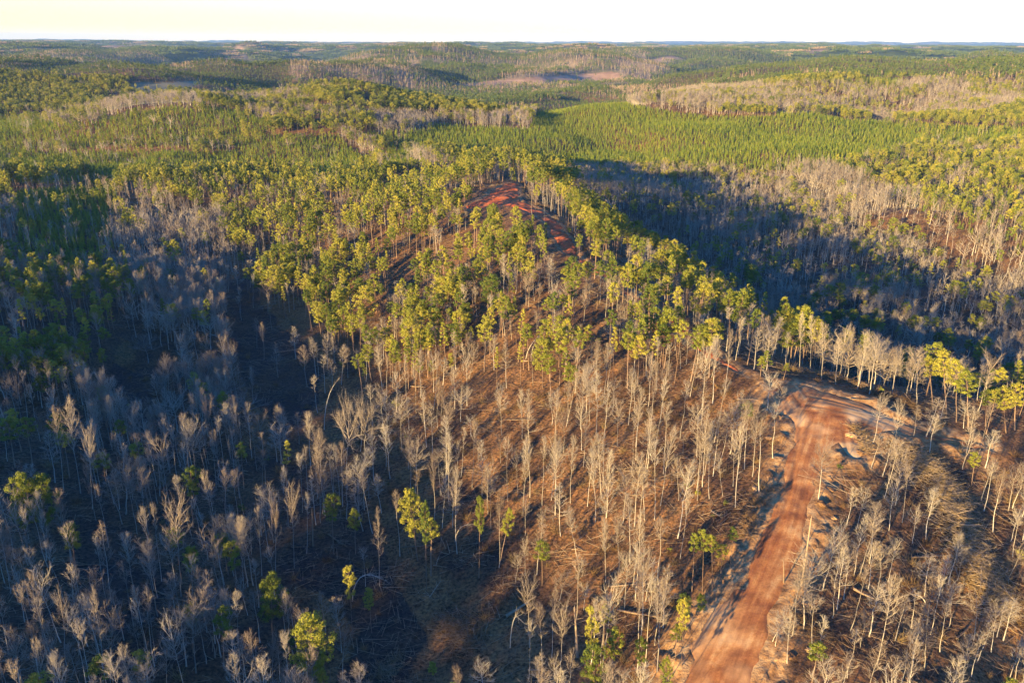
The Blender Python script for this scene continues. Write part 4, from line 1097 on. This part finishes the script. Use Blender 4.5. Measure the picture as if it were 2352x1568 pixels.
# ------------------------------------------------------------------ logs, brush heaps, broken trunks, clods
def gz(x, y): return float(height(x, y)[0])
LOGM = [fallen_log(300 + k, k % 2 == 0).mesh('fallen log', [M['log']]) for k in range(4)]
def log_between(r, x0, y0, x1, y1, thick, label, v):
    p, q = (to_ground(*pp(r, x0, y0)), to_ground(*pp(r, x1, y1)))
    a = Vector((*p, gz(*p))); b = Vector((*q, gz(*q)))
    d = b - a; L = max(3.0, min(22.0, d.length)); d.normalize()
    o = link('fallen_log', LOGM[v % 4]); m = (a + b) / 2
    o.location = m + Vector((0, 0, 0.05))
    o.rotation_euler = d.to_track_quat('X', 'Z').to_euler()
    o.scale = (L / 10, thick, thick)
    tag(o, label, 'log', 'felled logs on the ground')
for k, (r, x0, y0, x1, y1, t, lab) in enumerate((
    ('e', 1815, 940, 2130, 910, 1.0, 'long straight fallen log, upper of the pair on lit slope'),
    ('e', 1880, 1095, 2200, 1140, 1.35, 'thick fallen log sloping down, lower of the pair on lit slope'),
    ('e', 1705, 1020, 1870, 1065, 0.9, 'thin fallen log just above the thick sloping log'),
    ('e', 1135, 1130, 1330, 1000, 2.0, 'thick pale fallen trunk in the shade by the stick heap'),
    ('e', 1280, 1490, 1440, 1488, 0.9, 'level fallen log near the bottom edge in bluish shade'),
    ('e', 430, 672, 640, 655, 0.8, 'fallen log lying level above the skid trail'),
    ('e', 0, 640, 60, 665, 0.9, 'short fallen log at the trail bend'),
    ('e', 20, 1195, 170, 1140, 0.8, 'slanting fallen log left of the grey skid trail'),
    ('e', 620, 1000, 690, 900, 0.7, 'steeply slanting fallen log under the pair of pines'),
    ('f', 1200, 945, 1335, 990, 1.5, 'bright short fallen log on the lower right slope'),
    ('f', 2070, 380, 2260, 520, 1.1, 'fallen log sliding off the big brush pile'),
    ('f', 1890, 1290, 1985, 1195, 0.9, 'slanting fallen log in the lower right poles'),
    ('f', 250, 425, 330, 480, 1.0, 'fallen log among poles left of the middle road'),
    ('f', 1590, 735, 1850, 700, 1.0, 'long fallen log at the foot of the big brush pile'),
    ('f', 1250, 560, 1400, 640, 0.9, 'fallen log below the sandy clods right of the road'),
    ('d', 270, 792, 400, 785, 0.9, 'fallen log lying level in the shaded left wood'),
    ('d', 490, 788, 690, 768, 0.9, 'fallen log at the left of the dark opening'),
    ('d', 1020, 1008, 1240, 1003, 0.9, 'level fallen log, crossing another, in the shaded hollow'),
    ('d', 1030, 945, 1270, 1030, 0.9, 'slanting fallen log, crossing a level one, in the shaded hollow'),
    ('d', 2210, 590, 2340, 670, 1.0, 'fallen log slanting beside the trail bend'),
    ('d', 1960, 660, 2080, 655, 0.8, 'thin level fallen log under the dead pole'),
    ('b', 490, 1092, 600, 1090, 0.9, 'level fallen log below the lone left pine'),
    ('b', 360, 1128, 450, 1125, 0.9, 'short level fallen log at the valley clearing edge'),
    ('b', 1120, 1312, 1370, 1318, 1.0, 'long level fallen log between valley shade and lit poles'),
    ('b', 1250, 930, 1340, 925, 0.9, 'fallen log where the sunlit bent trees stand'),
    ('a', 1560, 998, 1680, 992, 1.0, 'fallen log across the dark valley clearing'),
    ('a', 1850, 860, 2020, 835, 1.0, 'upper slanting fallen log beside the valley clearing'),
    ('a', 1910, 935, 2030, 885, 1.0, 'lower slanting fallen log beside the valley clearing'),
    ('c', 420, 1178, 545, 1172, 1.0, 'level fallen log on the bank below the ridge track'),
    ('c', 1180, 1180, 1330, 1200, 1.0, 'pale fallen log along the crest behind the bend'))):
    log_between(r, x0, y0, x1, y1, t, lab, k)

def brush_pile(pts, w, h, n, seed, label, dark=0.4):
    """a heap of cut tops pushed up along the line pts"""
    g = np.random.default_rng(seed); G = Geo()
    W = np.array([to_ground(a, b) for a, b in pts])
    c = W.mean(0); cz = gz(*c)
    for k in range(n):
        s = g.uniform(0, len(W) - 1); i = min(int(s), len(W) - 2); f = s - i
        p = W[i] + (W[i + 1] - W[i]) * f
        dx, dy = np.clip(g.normal(0, .42, 2), -1, 1) * w
        q = math.exp(-((dx * dx + dy * dy) / (w * w)) * 2.2)
        x, y = p[0] + dx, p[1] + dy
        z = 0.1 + h * q * g.uniform(0, 1) ** .6
        L = g.uniform(1.5, 6.5); a = g.normal(0, .6) + math.atan2(*(W[-1] - W[0])[::-1]) + g.choice([0, 1.3]); el = g.normal(0, .28)
        d = np.array([math.cos(a) * math.cos(el), math.sin(a) * math.cos(el), math.sin(el)]) * L / 2
        m = np.array([x - c[0], y - c[1], float(base_h(x, y)) - cz + z])
        r = g.uniform(.016, .05) * (2.0 if g.uniform() < .1 else 1)
        mt = 0 if g.uniform() > dark else 1
        G.tube([m - d, m + g.normal(0, .08, 3), m + d], [r, r * .85, r * .4], 4, mt)
        for t in range(2):
            b = m + d * g.uniform(-.4, .9); u = unit(d / L + g.normal(0, .45, 3)); l = g.uniform(.5, 1.6)
            G.tube([b, b + u * l], [.022, .008], 3, mt)
    o = link('brush_pile', G.mesh('brush pile', [M['log'], M['brush']])); o.location = (c[0], c[1], cz)
    tag(o, label, 'brush pile', 'heaps of slash left by the logging')
brush_pile([(2090,1050),(2150,1110),(2185,1180),(2215,1250),(2250,1330),(2300,1400)], 6.5, 3.6, 2300, 1, 'big long tangled brush pile running down the right slope', .5)
brush_pile([(1872,862),(1920,872),(1990,897)], 3.2, 1.8, 420, 2, 'dark brush pile along the crest above the road bend', .6)
brush_pile([(2010,905),(2060,918),(2110,940)], 2.6, 1.3, 260, 3, 'low brush pile at crest among the bare trunks', .5)
brush_pile([(1010,1430),(1060,1450),(1080,1500)], 4.5, 1.7, 480, 4, 'bluish stick heap in the shade at bottom centre', .45)
brush_pile([(880,1560),(910,1520)], 3.0, 1.0, 160, 5, 'small stick heap at the bottom beside the skid trail', .4)
brush_pile([(1960,985),(1985,1010),(1990,1040)], 2.2, 1.2, 170, 6, 'brush pile half buried in the sandy bank', .6)
brush_pile([(1225,470),(1260,480)], 4.0, 1.6, 200, 7, 'brush pile beside the red clearing', .4)
brush_pile([(1270,500),(1310,520)], 3.5, 1.4, 160, 8, 'brush pile right of the red track on the ridge', .5)
brush_pile([(1765,1120),(1730,1180),(1715,1240)], 2.2, 1.1, 260, 9, 'thin brush pile along the left bank of the road', .5)
brush_pile([(1840,1420),(1880,1470)], 3.0, 1.0, 200, 10, 'brush pile beside the lower right edge of the road', .5)
brush_pile([(1260,745),(1290,725)], 2.6, 1.6, 150, 11, 'pale brush pile in the gap of the ridge pines', .2)

M['snag'] = plant_mat('dead wood', [(0.1, (0.12, 0.085, 0.055)), (0.5, (0.24, 0.175, 0.11)), (0.95, (0.34, 0.26, 0.17))], 1.2)
# broken trunks standing without a crown
def snag(r, bx, by, tx, ty, rad, label, stubs):
    x, y, z, H, _, _, lean = tree_at(r, bx, by, tx, ty, 40, 'pole')
    g = np.random.default_rng(int(bx)); root = bpy.data.objects.new('dead_trunk', None); COL.objects.link(root)
    root.location = (x, y, z); root.rotation_euler = (0, lean, 0)
    G = Geo(); G.tube([(0, 0, -.5), (.06, .03, H * .5), (0, 0, H)], [rad * 1.15, rad * .9, rad * .62], 7); link('trunk', G.mesh('dead trunk', [M['snag']]), root)
    G = Geo(); G.tube([(0, 0, H - .05), (rad * .25, 0, H + .7)], [rad * .55, .03], 4)
    for k in range(stubs):
        t = g.uniform(.45, .97) * H; a = g.uniform(0, 7); l = g.uniform(.5, 2.2); G.tube([(0, 0, t), (math.cos(a) * l, math.sin(a) * l, t + g.uniform(-.2, .6))], [.06, .02], 4)
    link('broken_top', G.mesh('broken top', [M['snag']]), root)
    tag(root, label, 'dead trunk', 'dead standing trunks')
snag('f', 850, 950, 922, 462, .2, 'thick dead trunk leaning right at the right road edge', 3)
snag('d', 2104, 660, 2096, 402, .16, 'thin dead pole snapped off above the trail bend', 1)
snag('e', 1612, 1392, 1592, 1062, .24, 'thick dead trunk between bottom pines and bare fan tree', 2)
snag('f', 735, 905, 722, 840, .14, 'short broken stub on the right road shoulder', 1)

# bent and leaning stems
def bent(r, bx, by, tx, ty, arch, label, n=26):
    g = np.random.default_rng(int(bx + by)); p = to_ground(*pp(r, bx, by)); z = gz(*p)
    d = ray(*pp(r, tx, ty)); t = (p[1] - CAM[1]) / d[1]; top = CAM + d * t
    top = np.array([top[0] - p[0], g.uniform(-2, 2), max(1.0, top[2] - z)])
    P = [np.array([0, 0, -.3])]
    for q in np.linspace(.15, 1, 7): P.append(np.array([top[0] * q ** 1.5, top[1] * q, top[2] * q + arch * math.sin(math.pi * q)]))
    root = bpy.data.objects.new('bent_tree', None); COL.objects.link(root); root.location = (*p, z)
    G = Geo(); G.tube(P, np.linspace(.14, .035, len(P)), 6); link('trunk', G.mesh('bent trunk', [M['bark']]), root)
    G = Geo(); P = np.array(P)
    for k in range(n):
        q = g.uniform(3.2, 6.99); i = int(q); b = P[i] + (P[i + 1] - P[i]) * (q - i); u = unit(unit(P[i + 1] - P[i]) + g.normal(0, .45, 3)); l = g.uniform(.8, 2.6)
        G.tube([b, b + u * l * .6, b + u * l + np.array([0, 0, .15])], [.035, .025, .01], 3)
    link('crown', G.mesh('bent crown', [M['twig']]), root)
    tag(root, label, 'bent tree', 'bent or leaning bare trees')
bent('b', 1265, 915, 1440, 690, 1.5, 'bare tree leaning hard right, brightest in the ridge gap')
bent('b', 1300, 900, 1400, 700, 1.0, 'second bare tree leaning right in the ridge gap')
bent('e', 100, 1040, 330, 850, 4.0, 'bent sapling arching over the skid trail')
bent('e', 1160, 1330, 1230, 1140, 3.5, 'bent sapling right of the stick heap', 10)
bent('e', 790, 620, 900, 480, 1.5, 'thin sapling leaning right below the brushy ditch', 12)
bent('a', 2180, 1380, 2280, 1030, 2.5, 'tall grey sapling bowing right above the twin oaks', 14)
bent('e', 2070, 1030, 2140, 900, 2.0, 'small bowed sapling on the lit brown slope', 12)
bent('f', 1690, 1050, 1560, 990, 1.0, 'low bent sapling beneath the wide roadside tree', 12)

# clods and heaps of pushed-up clay along the road
M['clay'] = plant_mat('tan clay', [(0.15, (0.10, 0.055, 0.028)), (0.5, (0.25, 0.145, 0.065)), (0.9, (0.40, 0.26, 0.125))], 1.8)
def mound(px, py, rx, ry, rz, label, seed):
    x, y = to_ground(px, py); g = np.random.default_rng(seed)
    n, m = 30, 16; V = []; rx *= .7; ry *= .7; rz *= .5
    for j in range(m):
        ph = (j / (m - 1)) * 1.75
        for i in range(n):
            th = i * 2 * math.pi / n
            d = np.array([math.cos(th) * math.sin(ph), math.sin(th) * math.sin(ph), math.cos(ph)])
            k = 0.35 + 1.15 * float(fbm(d[0] * 2 + seed * 7, d[1] * 2 + d[2] * 1.7, .62, 5, 4))
            V.append(d * k * (rx, ry, rz))
    F = [(j * n + i, (j + 1) * n + i, (j + 1) * n + (i + 1) % n, j * n + (i + 1) % n) for j in range(m - 1) for i in range(n)]
    o = link('dirt_mound', mesh_np('dirt mound', V, F, [M['clay']])); o.location = (x, y, gz(x, y) - .15 * rz); o.rotation_euler = (0, 0, g.uniform(0, 6))
    tag(o, label, 'dirt mound', 'mounds of pushed-up clay beside the road')
for k, (px, py, rx, ry, rz, lab) in enumerate((
    (1785, 965, 2.0, 1.6, 1.1, 'tan dirt mound left of the bend under the bare pair'), (1768, 1010, 1.6, 1.2, .8, 'low dirt mound left of the road under the bend'),
    (1955, 1000, 1.8, 2.2, 1.0, 'yellow dirt mound on the sandy bank'), (1975, 1040, 1.4, 1.7, .9, 'second yellow dirt mound, lower on the sandy bank'),
    (1905, 1130, 1.6, 1.4, 1.1, 'sandy dirt mound right of the road beside the pale tree'), (1885, 1168, 1.9, 1.4, 1.2, 'largest dirt mound right of the middle road'),
    (1915, 1195, 1.2, 1.0, .9, 'reddish dirt mound below the largest one'), (1912, 1225, 1.1, 1.3, .9, 'dirt mound above the thick dead trunk'),
    (1735, 1130, 1.5, 1.1, .8, 'pale dirt mound on the left road shoulder'), (1715, 1215, 1.3, 1.4, .9, 'grey dirt mound in the shaded left bank'),
    (1700, 1270, 1.1, 1.2, .8, 'dirt mound behind the roadside pine cluster'), (1850, 1400, 1.4, 1.1, .8, 'dirt mound at the foot of the lower roadside tree'),
    (1815, 1510, 1.5, 1.1, .8, 'lowest dirt mound on the right of the road'), (1860, 1500, 1.1, 1.2, .7, 'small dirt mound below the brush at the road'))):
    mound(px, py, rx, ry, rz, lab, k)
# ------------------------------------------------------------------ the air: far hills fade to blue
def haze():
    x0, x1, y0, y1, z0, z1 = -29000, 29000, -3000, 30500, -70, 330
    V = [(x, y, z) for z in (z0, z1) for y in (y0, y1) for x in (x0, x1)]
    F = [(0, 2, 3, 1), (4, 5, 7, 6), (0, 1, 5, 4), (2, 6, 7, 3), (0, 4, 6, 2), (1, 3, 7, 5)]
    m = bpy.data.materials.new('haze'); m.use_nodes = True; nt = m.node_tree
    nt.nodes.remove(nt.nodes['Principled BSDF'])
    v = nt.nodes.new('ShaderNodeVolumePrincipled'); v.inputs['Color'].default_value = (0.30, 0.56, 1.0, 1); v.inputs['Density'].default_value = 3.0e-5
    nt.links.new(v.outputs[0], nt.nodes['Material Output'].inputs['Volume'])
    o = link('haze', mesh_np('haze', V, F, [m])); tag(o, 'thin blue evening haze over the far woods', kind='stuff')
haze()
